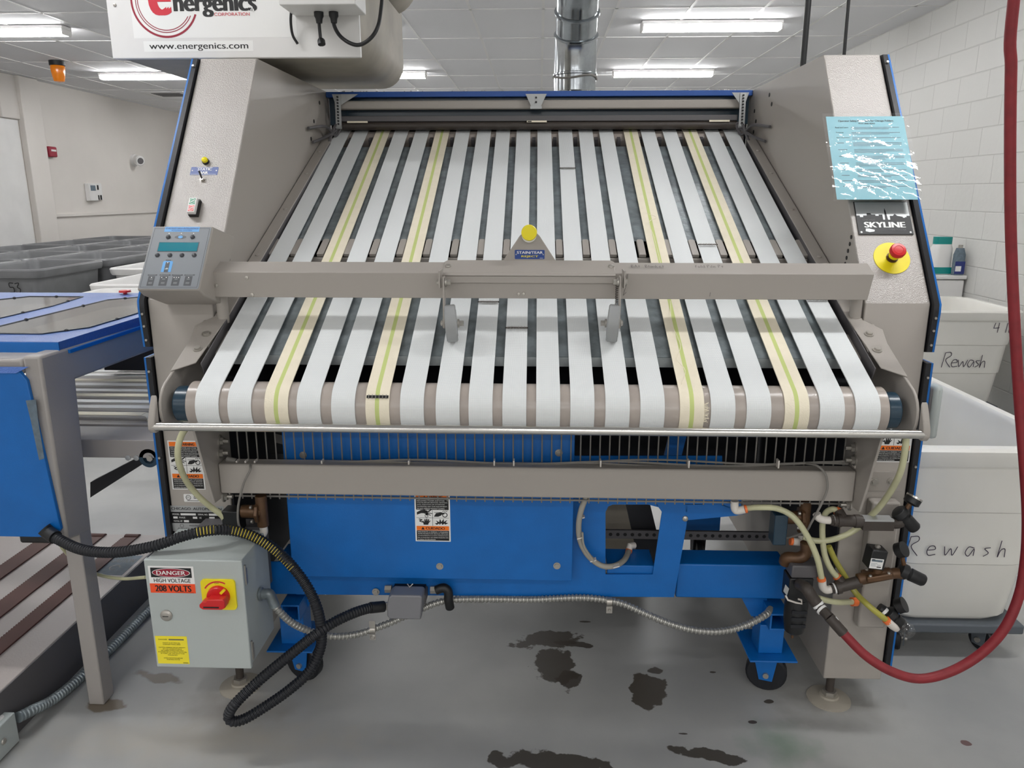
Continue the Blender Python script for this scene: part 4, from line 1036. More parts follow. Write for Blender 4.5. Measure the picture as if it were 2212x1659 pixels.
# emergency stop
p = ont(1926, 558)
es = MB('yellow').lathe(p, TN, [(0, .0495), (.002, .0495), (.002, .001)], 48).build('emergency_stop', FM, 'red mushroom button on a yellow disc')
MB('brass').lathe(p + TN * .002, TN, [(0, .016), (.004, .016), (.004, .0135), (.03, .0135)], 24).m('yellow').lathe(p + TN * .002, TN, [(.012, .0142), (.022, .0142)], 24).build('button_stem', es)
MB('redplastic').lathe(p + TN * .03, TN, [(0, .013), (.004, .021), (.013, .0215), (.017, .019), (.018, .012), (.017, .011), (.0175, .001)], 36).build('mushroom_button', es, 'red mushroom button')

# printed stickers
def warning(O, U, W, parent, w, h, label):
    d = Decal(O, U, W, 'white'); d.base(0, 0, w, h, .0003)
    b = w * .04
    y = lambda f: h * f
    d.m('orange').rect(b, y(.885), w - b, y(.975)); d.m('ink').text('WARNING', w * .36, y(.90), w * .8, y(.955), 2, .03).poly([(w * .24, y(.905)), (w * .33, y(.905)), (w * .285, y(.955))], 2)
    d.m('ink').rect(b, y(.665), w - b, y(.88)); d.m('white')
    for k, t in enumerate(['DISCONNECT POWER AND OTHER', 'UTILITIES BEFORE SERVICING, REMOVING', 'JAMS, ADJUSTING OR OTHERWISE', 'WORKING ON THIS EQUIPMENT.', 'DO NOT OPERATE WITHOUT GUARDS.']):
        d.text(t, w * .07, y(.84 - .04 * k), w * (.93 if k % 2 else .85), y(.864 - .04 * k), 2)
    d.m('ink').rect(w * .495, y(.33), w * .505, y(.66)).rect(b, y(.493), w - b, y(.499))
    def P(pts, ox, oy, sc): d.poly([(w * (ox + q[0] * sc), h * oy + w * q[1] * sc * .6) for q in pts], 2)
    # hand in rollers
    P([(0, .25), (.12, .36), (.22, .38), (.3, .30), (.3, .08), (.26, .1), (.24, .2), (.12, .2), (0, .12)], .06, .51, 1); P([(.3, .3), (.42, .42), (.44, .4), (.34, .26)], .06, .51, 1); P([(.3, .24), (.44, .2), (.43, .17), (.3, .2)], .06, .51, 1); P([(.3, .2), (.4, .1), (.38, .08), (.28, .16)], .06, .51, 1)
    d.arc(w * .32, y(.612), w * .06, w * .014, 0, 360, 2, 20).arc(w * .33, y(.54), w * .05, w * .014, 0, 360, 2, 20)
    # hand at roller belt
    P([(0, .02), (.06, .2), (.2, .24), (.3, .2), (.3, .15), (.22, .13), (.2, .08), (.12, .02)], .54, .515, 1); d.arc(w * .85, y(.56), w * .075, w * .022, 0, 360, 2, 20); d.rect(w * .55, y(.61), w * .76, y(.617), 2)
    for x in (.78, .83, .88): d.poly([(w * x, y(.625)), (w * (x + .015), y(.625)), (w * (x + .05), y(.655)), (w * (x + .03), y(.655))], 2)
    # shock hand
    P([(.16, .02), (.15, .12), (.1, .2), (.12, .22), (.18, .17), (.19, .34), (.22, .34), (.23, .22), (.25, .36), (.28, .36), (.28, .22), (.31, .34), (.34, .33), (.32, .2), (.36, .26), (.38, .24), (.32, .12), (.3, .02)], .1, .345, .9)
    d.stroke([(w * .12, y(.47)), (w * .2, y(.455)), (w * .13, y(.43)), (w * .2, y(.41)), (w * .24, y(.425))], w * .025, 2)
    # burst
    P([(0, .1), (.08, .12), (.04, .26), (.13, .16), (.16, .36), (.2, .17), (.27, .36), (.27, .18), (.38, .3), (.32, .15), (.4, .12), (.3, .03), (.3, .1), (.22, .02), (.2, .12), (.14, .02), (.13, .1), (.06, .02)], .56, .345, .95)
    d.m('orange').rect(b, y(.235), w - b, y(.325)); d.m('ink').text('CUIDADO', w * .3, y(.252), w * .84, y(.305), 2, .035).poly([(w * .17, y(.25)), (w * .27, y(.25)), (w * .22, y(.31))], 2)
    d.m('ink').rect(b, y(.02), w - b, y(.23)); d.m('white')
    for k, t in enumerate(['DESCONECTE LA ENERGIA Y UTILIDADES', 'ANTES DE EFECTUAR SERVICIO, REMOVER', 'ATASCAMIENTO O SI ESTA TRABAJANDO', 'EN LA MAQUINA. NO OPERE MAQUINA SIN', 'GUARDA DE SEGURIDAD.']):
        d.text(t, w * .07, y(.19 - .04 * k), w * (.93 if k < 4 else .58), y(.213 - .04 * k), 2)
    return d.build('warning_label', parent, label, flat=True)
a = at(373, 1057, 2.0995)
warning(a, (1, 0, 0), (0, 0, 1), FM, .100, .153, 'orange and black warning sticker on the console tower')
a = at(1887, 998, 2.0995)
warning(a, (1, 0, 0), (0, 0, 1), FM, .100, .153, 'orange and black warning sticker on the stop button tower')
a = at(398, 1084, 2.0994); d = Decal(a, (1, 0, 0), (0, 0, 1), 'white'); d.base(0, 0, .052, .025, .0003, .003)
d.m('ink').arc(.014, .014, .008, .0015, 0, 360, 1, 20).text('ETL', .009, .0115, .019, .0165, 1).rect(.03, .015, .046, .017).rect(.03, .011, .042, .013).rect(.01, .003, .044, .0045)
d.build('approval_label', FM, 'small white approval sticker', flat=True)
a = at(371, 1147, 2.0994); W_ = at(488, 1147, 2.1).x - a.x; H_ = at(371, 1092, 2.1).z - a.z
d = Decal(a, (1, 0, 0), (0, 0, 1), 'silver'); d.base(0, 0, W_, H_, .0006)
d.m('ink').text('CHICAGO  AUTOMATION', W_ * .04, H_ * .84, W_ * .96, H_ * .94, 1, .02).rect(W_ * .02, H_ * .32, W_ * .98, H_ * .76)
d.m('white').text('MODEL', W_ * .05, H_ * .64, W_ * .18, H_ * .70, 2, .01).rect(W_ * .2, H_ * .63, W_ * .48, H_ * .71, 2).text('SERIAL NO.', W_ * .52, H_ * .64, W_ * .70, H_ * .70, 2, .01).rect(W_ * .72, H_ * .63, W_ * .96, H_ * .71, 2)
d.rect(W_ * .06, H_ * .50, W_ * .14, H_ * .58, 2).text('PHASE', W_ * .17, H_ * .51, W_ * .28, H_ * .57, 2, .01).rect(W_ * .42, H_ * .50, W_ * .5, H_ * .58, 2).text('HZ', W_ * .54, H_ * .51, W_ * .58, H_ * .57, 2, .01).rect(W_ * .72, H_ * .50, W_ * .82, H_ * .58, 2)
d.text('TOTAL HP', W_ * .06, H_ * .37, W_ * .22, H_ * .43, 2, .01).rect(W_ * .25, H_ * .36, W_ * .34, H_ * .44, 2).text('TOTAL AMPS.', W_ * .6, H_ * .37, W_ * .82, H_ * .43, 2, .01).rect(W_ * .85, H_ * .36, W_ * .96, H_ * .44, 2)
d.m('ink').text('MANUFACTURED BY', W_ * .34, H_ * .2, W_ * .68, H_ * .25, 1).text('CHICAGO', W_ * .12, H_ * .03, W_ * .34, H_ * .13, 1, .01).arc(W_ * .2, H_ * .22, H_ * .07, .001, 0, 360, 1, 16).arc(W_ * .82, H_ * .22, H_ * .07, .001, 0, 360, 1, 16)
d.build('rating_plate', FM, 'silver rating plate', flat=True)

# ================================================================== blue wheeled frame under the folder
BC = thing('wheeled_frame', 'blue steel conveyor frame on casters under the grey folding machine', 'machine frame', (-.05, 2.5, 0))
pn = MB('blue').box(-.737, 2.08, .427, .107, 2.0835, 1.0).build('front_panel', BC, 'flat blue front panel', bevel=.0015)
for q in ((950, 1223), (1203, 1222), (655, 983), (1207, 978)):
    p = at(q[0], q[1], 2.08); MB('zinc').hexbolt(p, (0, -1, 0), .0075, .006).build('bolt', pn)
warning(at(898, 1169, 2.0795), (1, 0, 0), (0, 0, 1), BC, .1045, .152, 'orange and black warning sticker on the blue panel')
yf = 2.12
fp = MB('blue')
def fpoly(pts): fp.slab([at(x, y, yf) for x, y in pts], (0, .005, 0))
fpoly([(575, 1283), (575, 1214), (640, 1214), (640, 1283)]); fpoly([(640, 1284), (640, 985), (1308, 985), (1308, 1289)])
fpoly([(1308, 1289), (1308, 1241), (1410, 1241), (1430, 1106), (1418, 1090), (1485, 1090), (1483, 1135), (1456, 1290)])
fpoly([(1308, 985), (1560, 985), (1560, 1090), (1308, 1090)]); fpoly([(1308, 1089), (1326, 1089), (1314, 1094), (1308, 1106)]); fpoly([(1400, 1090), (1420, 1090), (1430, 1106), (1423, 1096)])
fpoly([(1480, 1089), (1560, 1089), (1600, 1100), (1608, 1110), (1590, 1114), (1483, 1124)]); fpoly([(1559, 1000), (1600, 1040), (1605, 1105), (1559, 1092)])
fp.build('frame_plate', BC, 'blue frame plate with a rounded window')
MB('blue').box(at(1310, 1241, 2.14).x, 2.127, at(1360, 1236, 2.14).z, at(1412, 1241, 2.14).x, 2.24, at(1360, 1225, 2.14).z + .012).build('window_ledge', BC, bevel=.003)
MB('zinc').lathe(at(1480, 1120, yf), (0, -1, 0), [(0, .009), (.004, .008), (.007, .002)], 16).build('bolt', BC)
p = at(812, 1278, yf - .004); MB('zinc').hexbolt(p, (0, -1, 0), .008, .008).build('bolt', BC)
MB('blue').box(.43, 2.14, .345, .762, 2.24, .458).build('cross_beam', BC, bevel=.004)
MB('blue').box(-.80, 2.14, .345, -.60, 2.24, .458).build('cross_beam', BC, bevel=.004)
sl = MB('greydark').box(.15, 2.30, .463, .77, 2.31, .492); sl.m('ink')
for k in range(26): sl.lathe((.17 + k * .0235, 2.2995, .478), (0, -1, 0), [(0, .006), (.0006, .006), (.0006, .001)], 8)
sl.build('slotted_rail', BC, 'dark rail with a row of holes')
for px, nm in ((1, 'r'), (-1, 'l')):
    x = .742 if px > 0 else -.757
    tb = MB('blue').box(x - .032, 2.10, .312, x + .026, 2.30, .318).box(x - .032, 2.10, .262, x + .026, 2.30, .268).box(x - .032, 2.10, .268, x - .026, 2.30, .312).box(x + .020, 2.10, .268, x + .026, 2.30, .312)
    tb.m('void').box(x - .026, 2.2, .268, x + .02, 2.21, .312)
    tb.build('fork_pocket', BC, 'open blue box tube', bevel=.001)
    MB('blue').slab([(x - .085 * px - .02, 2.18, .335), (x - .02, 2.18, .335), (x - .02, 2.18, .262), (x - .045 * px - .02, 2.18, .262)], (0, .01, 0)).build('gusset', BC)
    MB('blue').box(x - .05, 2.13, .163, x + .025, 2.21, .262).build('leg', BC, bevel=.003)
    MB('blue').box(x - .085, 2.09, .157, x + .06, 2.27, .163).box(x - .08, 2.10, .151, x + .055, 2.26, .157).build('caster_plate', BC, bevel=.002)
    caster(BC, x, 2.19, 0, .0635, 1.25, fork='blue', top=.151, wd=.034)
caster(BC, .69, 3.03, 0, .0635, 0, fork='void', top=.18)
MB('blue').box(.62, 2.96, .18, .76, 3.1, .30).build('rear_foot', BC, 'dark blue rear foot')
st = MB('rubber').slab([at(1350, 1080, 2.33), at(1402, 1080, 2.33), at(1440, 1236, 2.33), at(1385, 1236, 2.33)], (0, .05, 0)); st.build('diagonal_strut', BC, 'black diagonal strut')
MB('blue').slab([at(1450, 930, 2.4), at(1486, 930, 2.4), at(1466, 1010, 2.4), at(1430, 1010, 2.4)], (0, .02, 0)).build('diagonal_strut', BC, 'blue diagonal strut')
rb = MB('rubber').cyl((.16, 2.55, .93), (.85, 2.55, .93), .11, n=28); rb.build('rubber_drum', BC, 'black rubber drum')
MB('void').box(-.86, 2.6, .35, .16, 2.62, 1.0).build('shade_shroud', BC, 'added dark sheet for the interior shade')  # added sheet, coloured as the shade inside the machine
bm_ = MB('ink')
for px, yb_ in ((545, 945), (545, 985)): pass
tp = MB('black').box(-.86, 2.3, .74, -.76, 2.36, 1.0); tp.m('wire')
for k in range(4): tp.slab([(-.838, 2.298, .975 - k * .055), (-.762, 2.298, .955 - k * .055), (-.762, 2.298, .925 - k * .055), (-.838, 2.298, .945 - k * .055)], (0, -.001, 0))
tp.build('tape_guide', BC, 'black guide with grey tapes')
MB('housing').box(.08, 3.0, .02, .47, 3.02, .42).build('rear_panel', BC, 'cream panel seen through the window')
MB('void').box(.165, 2.9, .36, .87, 2.92, 1.15).build('shade_shroud', BC, 'added dark sheet for the interior shade')  # added sheet: darkens the bright openings behind the wire guard
o = MB('silver').box(.62, 3.3, .46, .86, 3.6, .60).build('terminal_box', BC, 'grey terminal box', bevel=.004); MB('ink').box(.625, 3.3, .601, .855, 3.58, .612).build('lid', o)
o = MB('silver').box(.74, 3.1, .33, .84, 3.4, .43).build('terminal_box', BC, 'smaller grey terminal box', bevel=.004); MB('ink').box(.745, 3.1, .431, .835, 3.39, .44).build('lid', o)

# multipin connector on the blue frame
MC = thing('multipin_connector', 'grey rectangular cable connector with black hoses on the blue frame', 'connector', at(880, 1290, 2.1))
a = at(850, 1263, 2.12); b = at(932, 1285, 2.12)
MB('greydark').box(a.x, 2.06, b.z, b.x - .01, 2.118, a.z).build('connector_base', MC, bevel=.003)
MB('ink').box(a.x + .005, 2.07, a.z + .0005, b.x - .015, 2.118, a.z + .005).build('gasket', MC)
c0 = at(842, 1322, 2.04); c1 = at(912, 1275, 2.04)
MB('conn').prism([(c0.x + .008, c0.z), (c1.x, c0.z), (c1.x + .006, c1.z), (c1.x - .002, c1.z + .004), (c0.x + .016, c1.z + .004), (c0.x + .006, c1.z - .004), (c0.x, c1.z - .03), (c0.x, c0.z + .008)], 'y', 2.0, 2.058).build('connector_hood', MC, 'grey metal hood', bevel=.004)
MB('zinc').cyl(at(829, 1310, 2.03), at(843, 1309, 2.03), .0125, n=6).build('gland', MC)
for q in ((838, 1272), (936, 1274)): MB('zinc').cyl(at(q[0] - 6, q[1], 2.09), at(q[0] + 8, q[1], 2.09), .012, n=6).build('gland', MC)
l_ = MB('zinc').sweep([at(880, 1261, 2.055), at(885, 1268, 2.05), at(892, 1261, 2.055)], .002, 6).build('latch', MC)
MB('black').sweep(spline(pxs((942, 1275, 2.09), (958, 1270, 2.09), (968, 1278, 2.09), (969, 1296, 2.09), (972, 1312, 2.1)), 6), .014, 14).build('elbow', MC, 'black elbow')

# ================================================================== electrical cabinet
EC = thing('electrical_cabinet', 'grey high voltage cabinet with a red rotary switch at left', 'electrical cabinet', (-.92, 1.95, .27))
ex0, ex1, ez0, ez1 = -1.054, -.787, .271, .599
MB('ebox').box(ex0 + .004, 1.855, ez0 + .004, ex1 - .004, 2.04, ez1 - .002).build('cabinet_body', EC, bevel=.002)
dr = MB('ebox').box(ex0, 1.84, ez0, ex1, 1.8545, ez1).build('cabinet_door', EC, bevel=.003)
MB('greydark').box(ex0 + .06, 2.041, .40, ex1 - .02, 2.0985, .604).build('mounting_bracket', EC)
for z in (.545, .315):
    MB('zinc').cyl((ex1 - .0035, 1.862, z - .028), (ex1 - .0035, 1.862, z + .03), .0045, n=10).box(ex1 - .004, 1.862, z - .03, ex1 - .0025, 1.878, z + .015).build('hinge', EC)
def fe(px, py, off=.0006): return at(px, py, 1.84 - off)
a = fe(326, 1280); b = fe(417, 1224); W_, H_ = b.x - a.x, b.z - a.z
d = Decal(a, (1, 0, 0), (0, 0, 1), 'white'); d.base(0, 0, W_, H_, .0004)
d.m('ink').rect(W_ * .05, H_ * .58, W_ * .95, H_ * .94).m('white').disc(W_ * .5, H_ * .76, W_ * .42, H_ * .168, 2, 32).m('crimson').disc(W_ * .5, H_ * .76, W_ * .405, H_ * .15, 3, 32)
d.m('white').text('DANGER', W_ * .18, H_ * .685, W_ * .82, H_ * .835, 4, .025); d.m('ink').text('HIGH VOLTAGE', W_ * .10, H_ * .395, W_ * .91, H_ * .54, 1, .012)
d.m('vorange').rect(0, 0, W_, H_ * .35).m('ink').text('208 VOLTS', W_ * .11, H_ * .055, W_ * .91, H_ * .285, 2, .03).rect(W_ * .55, H_ * .012, W_ * .96, H_ * .022, 2)
d.build('danger_label', dr, 'DANGER HIGH VOLTAGE 208 VOLTS sticker', flat=True)
a = fe(342, 1433); b = fe(403, 1375); W_, H_ = b.x - a.x, b.z - a.z
d = Decal(a, (1, 0, 0), (0, 0, 1), 'ylabel'); d.base(0, 0, W_, H_, .0004)
d.m('scrib').rect(W_ * .42, H_ * .86, W_ * .9, H_ * .9); d.m('ink').text('DANGER', W_ * .1, H_ * .86, W_ * .38, H_ * .9, 1, .01)
for k, (t, f) in enumerate([('MAKE ELECTRICAL', .55), ('CONNECTION HERE', .55), ('', 0), ('CAUTION: MINIMUM CIRCUIT AMPACITY', .84), ('OF THE CONDUCTORS IS', .6), ('USE COPPER CONDUCTORS ONLY.', .72), ('IF CONNECTED TO A CIRCUIT PROTECTED', .9), ('BY FUSES, USE TIME DELAY FUSE', .75), ('MARKED', .3), ('', 0), ('CHECK ROTATION BEFORE', .6), ('STARTING MOTOR', .42)]):
    if t: d.text(t, W_ * (.5 - f / 2), H_ * (.74 - .055 * k), W_ * (.5 + f / 2), H_ * (.775 - .055 * k), 1, .008)
d.rect(W_ * .8, H_ * .03, W_ * .96, H_ * .05)
d.build('caution_label', dr, 'yellow caution sticker', flat=True)
p = fe(360, 1329, 0); lk = MB('zinc').lathe(p, (0, -1, 0), [(0, .0165), (.003, .0165), (.006, .0135), (.007, .012), (.007, .001)], 24).build('door_lock', dr, 'round coin lock')
MB('ink').box(p.x - .008, p.y - .0076, p.z - .001, p.x + .008, p.y - .0071, p.z + .001).build('slot', lk)
a = fe(441, 1314, 0); b = fe(508, 1251, 0); c = (a + b) / 2; hw, hh = (b.x - a.x) / 2, (b.z - a.z) / 2
d = Decal(c + V((0, -.006, 0)), (1, 0, 0), (0, 0, 1), 'yellow'); d.base(-hw, -hh, hw, hh, .006, .01)
d.m('red').arc(0, -.002, hw * .92, .004, 60, 150, 1, 20).m('ink').text('OFF', -.008, hh * .74, .004, hh * .82, 2)
sw = d.build('rotary_switch', dr, 'yellow plate with a red rotary handle')
MB('redplastic').lathe(c + V((0, -.006, -.003)), (0, -1, 0), [(0, .031), (.01, .0295), (.012, .028), (.012, .001)], 36).build('switch_dial', sw, 'red dial')
MB('yellow').poly if False else None
hl = MB('redplastic').prism([(-.037, .002), (-.028, .010), (-.018, .011), (-.015, .017), (.028, .018), (.032, .012), (.032, -.006), (.022, -.012), (-.028, -.012), (-.037, -.006)], 'y', -.046, -.018)
hl.v = [(x + c.x, y + c.y, z + c.z - .010) for x, y, z in hl.v]; hl.build('switch_handle', sw, 'red handle', bevel=.002)
MB('ink').box(c.x - .026, c.y - .0468, c.z - .0165, c.x + .016, c.y - .0461, c.z - .0125).build('handle_slot', sw)
MB('yellow').obox(c + V((.018, -.02, .018)), (1, 0, 1), (1, 0, -1), (0, 1, 0), .016, .007, .006).build('pointer', sw)

# ================================================================== hoses and conduits
o = thing('metal_conduit', 'silver flexible conduit running from the cabinet to the right caster leg', 'conduit', at(740, 1372, 2.0))
mb = MB('flex')
corr(mb, pxs((590, 1305, 1.95), (603, 1320, 1.95), (630, 1345, 1.97), (668, 1363, 2.0), (715, 1374, 2.0), (760, 1372, 2.02), (800, 1361, 2.03), (850, 1342, 2.06), (900, 1320, 2.08), (945, 1302, 2.1), (985, 1295, 2.11), (1060, 1294, 2.11), (1150, 1295, 2.11), (1250, 1291, 2.11), (1310, 1296, 2.11), (1350, 1306, 2.1), (1400, 1328, 2.08), (1450, 1348, 2.06), (1500, 1361, 2.05), (1550, 1364, 2.05), (1595, 1356, 2.06), (1630, 1342, 2.07), (1655, 1327, 2.09), (1664, 1316, 2.14)), .0108, .0115, .26, 14, 5)
mb.build('flexible_tube', o)
el = MB('galv').lathe((ex1 - .002, 1.95, at(566, 1283, 1.95).z), (1, 0, 0), [(0, .019), (.006, .019), (.008, .015), (.02, .015)], 20)
el.sweep(spline([V((ex1 + .016, 1.95, at(566, 1283, 1.95).z)), at(582, 1283, 1.95), at(588, 1295, 1.95), at(594, 1310, 1.95)], 6), .0145, 16).build('conduit_elbow', o, 'cast elbow')
def clip(px, py, y, up):
    p = at(px, py, y); s = 1 if up else -1
    m_ = MB('zinc').cyl(p - V((.008, 0, 0)), p + V((.008, 0, 0)), .0132, n=18)
    m_.box(p.x - .009, p.y - .011, p.z + s * .011, p.x + .009, p.y - .009, p.z + s * .034)
    if up: m_.lathe(V((p.x, p.y - .011, p.z - .02)), (0, -1, 0), [(0, .008), (.003, .005)], 10).box(p.x - .009, p.y - .011, p.z - .03, p.x + .009, p.y - .009, p.z - .011)
    else: m_.lathe(V((p.x, p.y - .011, p.z - .023)), (0, -1, 0), [(0, .005), (.003, .003)], 10)
    m_.build('conduit_clip', o, 'metal strap clip')
clip(806, 1359, 2.03, True); clip(1316, 1299, 2.105, False)
o = thing('corrugated_hose', 'black ribbed hose looping from the blue table over the cabinet to the connector', 'hose', at(600, 1500, 1.9))
pts = pxs((105, 1150, 1.95), (128, 1166, 1.93), (180, 1188, 1.90), (250, 1193, 1.88), (330, 1180, 1.88), (400, 1157, 1.9), (455, 1146, 1.92), (500, 1146, 1.95), (550, 1160, 1.96), (600, 1192, 1.95), (645, 1240, 1.92), (678, 1295, 1.9), (693, 1350, 1.9), (692, 1400, 1.9), (668, 1450, 1.88), (625, 1490, 1.86), (575, 1525, 1.84), (530, 1552, 1.82), (503, 1558, 1.81), (494, 1545, 1.81), (510, 1518, 1.81), (560, 1470, 1.84), (620, 1420, 1.86), (680, 1372, 1.88), (720, 1345, 1.92), (770, 1322, 1.97), (810, 1311, 2.02), (830, 1310, 2.03))
mb = MB('rubber'); P = corr(mb, pts, .0152, .0085, .14, 14)
mb.m('ybraid'); n = len(P)
ii = [i for i, p in enumerate(P)]
def ppx(p):
    v = p - EYE; return 1106 + FPX * v.dot(RT) / v.dot(FW)
started = False
for i, p in enumerate(P):
    x = ppx(p); f = i / n
    if f < .55 and 425 < x and f > .12 and i % 4 == 2 and (x < 500 or i < n * .40):
        t = (P[min(i + 1, n - 1)] - P[i - 1]).normalized()
        view = (EYE - p).normalized(); side = t.cross(view).normalized(); upv = view
        wob_ = .3 + .5 * math.sin(i * .02)
        arc_ = [p + (side * math.sin(a) + upv * math.cos(a)) * .0136 for a in [wob_ - .9 + .22 * k for k in range(9)]]
        mb.sweep(arc_, .0012, 5)
mb.build('hose_body', o)
MB('black').sweep(pxs((95, 1142, 1.95), (104, 1150, 1.95), (120, 1161, 1.935)), .019, 14).build('hose_cuff', o)
MB('black').sweep(pxs((800, 1313, 2.005), (829, 1310, 2.03)), .0165, 14).build('hose_cuff', o)
o = thing('grey_hose', 'grey air hose hanging in front of the window in the blue frame', 'hose', at(1300, 1215, 2.09))
mb = MB('greyhose'); hose(mb, pxs((1268, 1070, 2.07), (1256, 1100, 2.07), (1250, 1135, 2.08), (1254, 1170, 2.09), (1272, 1202, 2.09), (1300, 1222, 2.09), (1328, 1222, 2.1), (1348, 1210, 2.14), (1358, 1192, 2.2)), .0085, 12, 8).build('hose_body', o)
mb = MB('greyhose'); hose(mb, pxs((1258, 1150, 2.07), (1262, 1180, 2.075), (1282, 1212, 2.075)), .003, 6).build('side_wire', o)
for q in ((1256, 1117), (1253, 1160), (1281, 1209), (1331, 1222)):
    p = at(q[0], q[1], 2.085); MB('fitting').obox(p, (1, 0, .3), (0, 0, 1), (0, 1, 0), .019, .003, .019).build('cable_tie', o)
MB('ored').cyl(at(1357, 1195, 2.21), at(1359, 1188, 2.22), .0105, n=14).build('collar', o, 'orange collar')
MB('fitting').sweep(pxs((1359, 1188, 2.22), (1361, 1179, 2.225), (1370, 1178, 2.235)), .0105, 14).build('elbow_fitting', o, 'white elbow')

# ================================================================== feeding table at left
FT = thing('transfer_table', 'blue-topped grey transfer table at the left edge beside the folder', 'work table', (-1.8, 2.5, 0))
XT = -1.35
WIN = [[(-2.3, 2.187), (-1.47, 2.187), (-1.395, 2.30), (-1.395, 2.95), (-1.60, 3.03), (-1.69, 2.93), (-1.69, 2.28), (-2.3, 2.28)],
       [(-2.45, 2.43), (-1.80, 2.43), (-1.80, 2.75), (-1.84, 3.02), (-2.06, 3.02), (-2.12, 2.92), (-2.45, 2.85)]]
def holed_plate(outer, holes, z1, z0, m):
    bm = bmesh.new(); es = []
    for lp in [outer] + holes:
        vs = [bm.verts.new((x, y, z1)) for x, y in lp]
        es += [bm.edges.new((vs[i], vs[(i + 1) % len(vs)])) for i in range(len(vs))]
    bmesh.ops.triangle_fill(bm, use_beauty=True, use_dissolve=False, edges=es)
    bm.verts.index_update(); vs = [v.co.copy() for v in bm.verts]; fs = [[v.index for v in f.verts] for f in bm.faces]; bm.free()
    mb = MB(m).add(vs, fs).add([V((v.x, v.y, z0)) for v in vs], fs); k = 0
    for lp in [outer] + holes:
        n = len(lp)
        mb.add([V((x, y, z1)) for x, y in lp] + [V((x, y, z0)) for x, y in lp], [(i, (i + 1) % n, (i + 1) % n + n, i + n) for i in range(n)])
    return mb
top = holed_plate([(-2.6, 2.07), (XT, 2.07), (XT, 3.16), (-2.6, 3.16)], WIN, 1.146, 1.117, 'bluetop').build('table_top', FT, 'blue table top', flat=True)
MB('blue').box(-2.6, 2.066, 1.113, XT + .002, 2.0695, 1.145).build('front_lip', top)
MB('blue').box(XT + .0005, 2.10, 1.108, XT + .012, 3.1, 1.118).build('side_lip', top)
def zwin(pts, nm):
    o = MB('acry').slab([V((x, y, 1.1464)) for x, y in pts], (0, 0, .0012)).build('clear_window', top, nm)
    e = MB('consd'); n = len(pts)
    for i in range(n):
        a = V((*pts[i], 1.148)); b = V((*pts[(i + 1) % n], 1.148)); e.sweep([a, b], .0022, 6)
    e.build('window_trim', o, 'dark trim')
    s = MB('ink')
    for i in range(n):
        a = V((*pts[i], 1.147)); b = V((*pts[(i + 1) % n], 1.147)); k = max(1, int((b - a).length / .27))
        for j in range(k): s.lathe(a.lerp(b, (j + .5) / k), (0, 0, 1), [(0, .007), (.004, .006), (.006, .001)], 10)
    s.build('screws', o, 'row of black screws', kind='stuff')
zwin(WIN[0], 'near clear window')
zwin(WIN[1], 'far clear window')
fr = MB('leftgrey').prism([(1.975, 1.125), (2.62, 1.118), (2.62, 1.02), (2.119, 1.026), (2.092, .56), (1.975, .585)], 'x', XT - .045, XT + .005).box(-2.6, 1.975, 1.075, XT - .045, 2.10, 1.116)
fr.box(XT - .04, 2.62, 1.04, XT, 3.16, 1.115)
fr.build('side_frame', FT, 'grey side frame', bevel=.008)
MB('blue').prism([(-2.6, .60), (-1.372, .60), (-1.352, .625), (-1.383, 1.06), (-1.40, 1.085), (-2.6, 1.085)], 'y', 1.962, 1.9748).build('front_panel', FT, 'blue front panel', bevel=.002)
MB('bluetop').slab([(-2.6, 1.955, 1.082), (-1.405, 1.955, 1.082), (-1.375, 1.965, 1.097), (-2.6, 1.965, 1.097)], (0, .004, 0)).build('panel_lip', FT)
a = at(56, 865, 1.9615); b = at(97, 995, 1.9615)
MB('tape').slab([at(56, 865, 1.9618), at(78, 863, 1.9618), at(82, 905, 1.9618), at(96, 990, 1.9618), at(85, 994, 1.9618), at(66, 905, 1.9618)], (0, -.0008, 0)).build('tape_strip', FT, 'strip of grey tape')
lg = MB('leftgrey').box(XT - .045, 2.03, .0, XT + .004, 2.09, .60).build('leg', FT, 'square grey leg', bevel=.004)
MB('leftgrey').box(XT - .045, 3.05, .0, XT + .004, 3.11, 1.04).build('leg', FT, bevel=.004)
for x, y in ((-2.56, 2.06), (-2.56, 3.08)): MB('leftgrey').box(x - .03, y - .03, 0, x + .02, y + .03, 1.075).build('leg', FT)
MB('black').box(-1.50, 1.99, .565, -1.385, 2.05, .598).build('cable_entry', FT, 'black cable entry under the panel', bevel=.008)
fb_ = MB('leftgrey').box(-1.55, 2.2, .756, -1.165, 2.34, .815); fb_.build('cross_frame', FT, 'grey crossframe', bevel=.003)
for px in (277, 295): MB('silver').lathe(at(px, 989, 2.2), (0, -1, 0), [(0, .0085), (.003, .0085), (.004, .001)], 18).build('bolt', FT)
o = MB('navy').lathe(at(321, 990, 2.2) + V((0, .02, 0)), (0, -1, 0), [(0, .03), (.02, .03), (.02, .018), (.008, .018), (.008, .001)], 28).build('bearing_housing', FT, 'dark bearing housing')
MB('zinc').cyl(at(324, 990, 2.2) + V((0, .02, 0)), at(324, 990, 2.2) - V((0, .004, 0)), .010, n=6).build('shaft', o)
MB('rubber').slab([at(195, 1042, 2.5), at(305, 985, 2.5), at(320, 995, 2.5), at(195, 1075, 2.5)], (0, .03, 0)).build('diagonal_brace', FT, 'black diagonal brace')
MB('leftgrey').box(-2.5, 2.36, .80, -1.12, 3.1, .815).build('belt_bed', FT, 'grey belt bed')
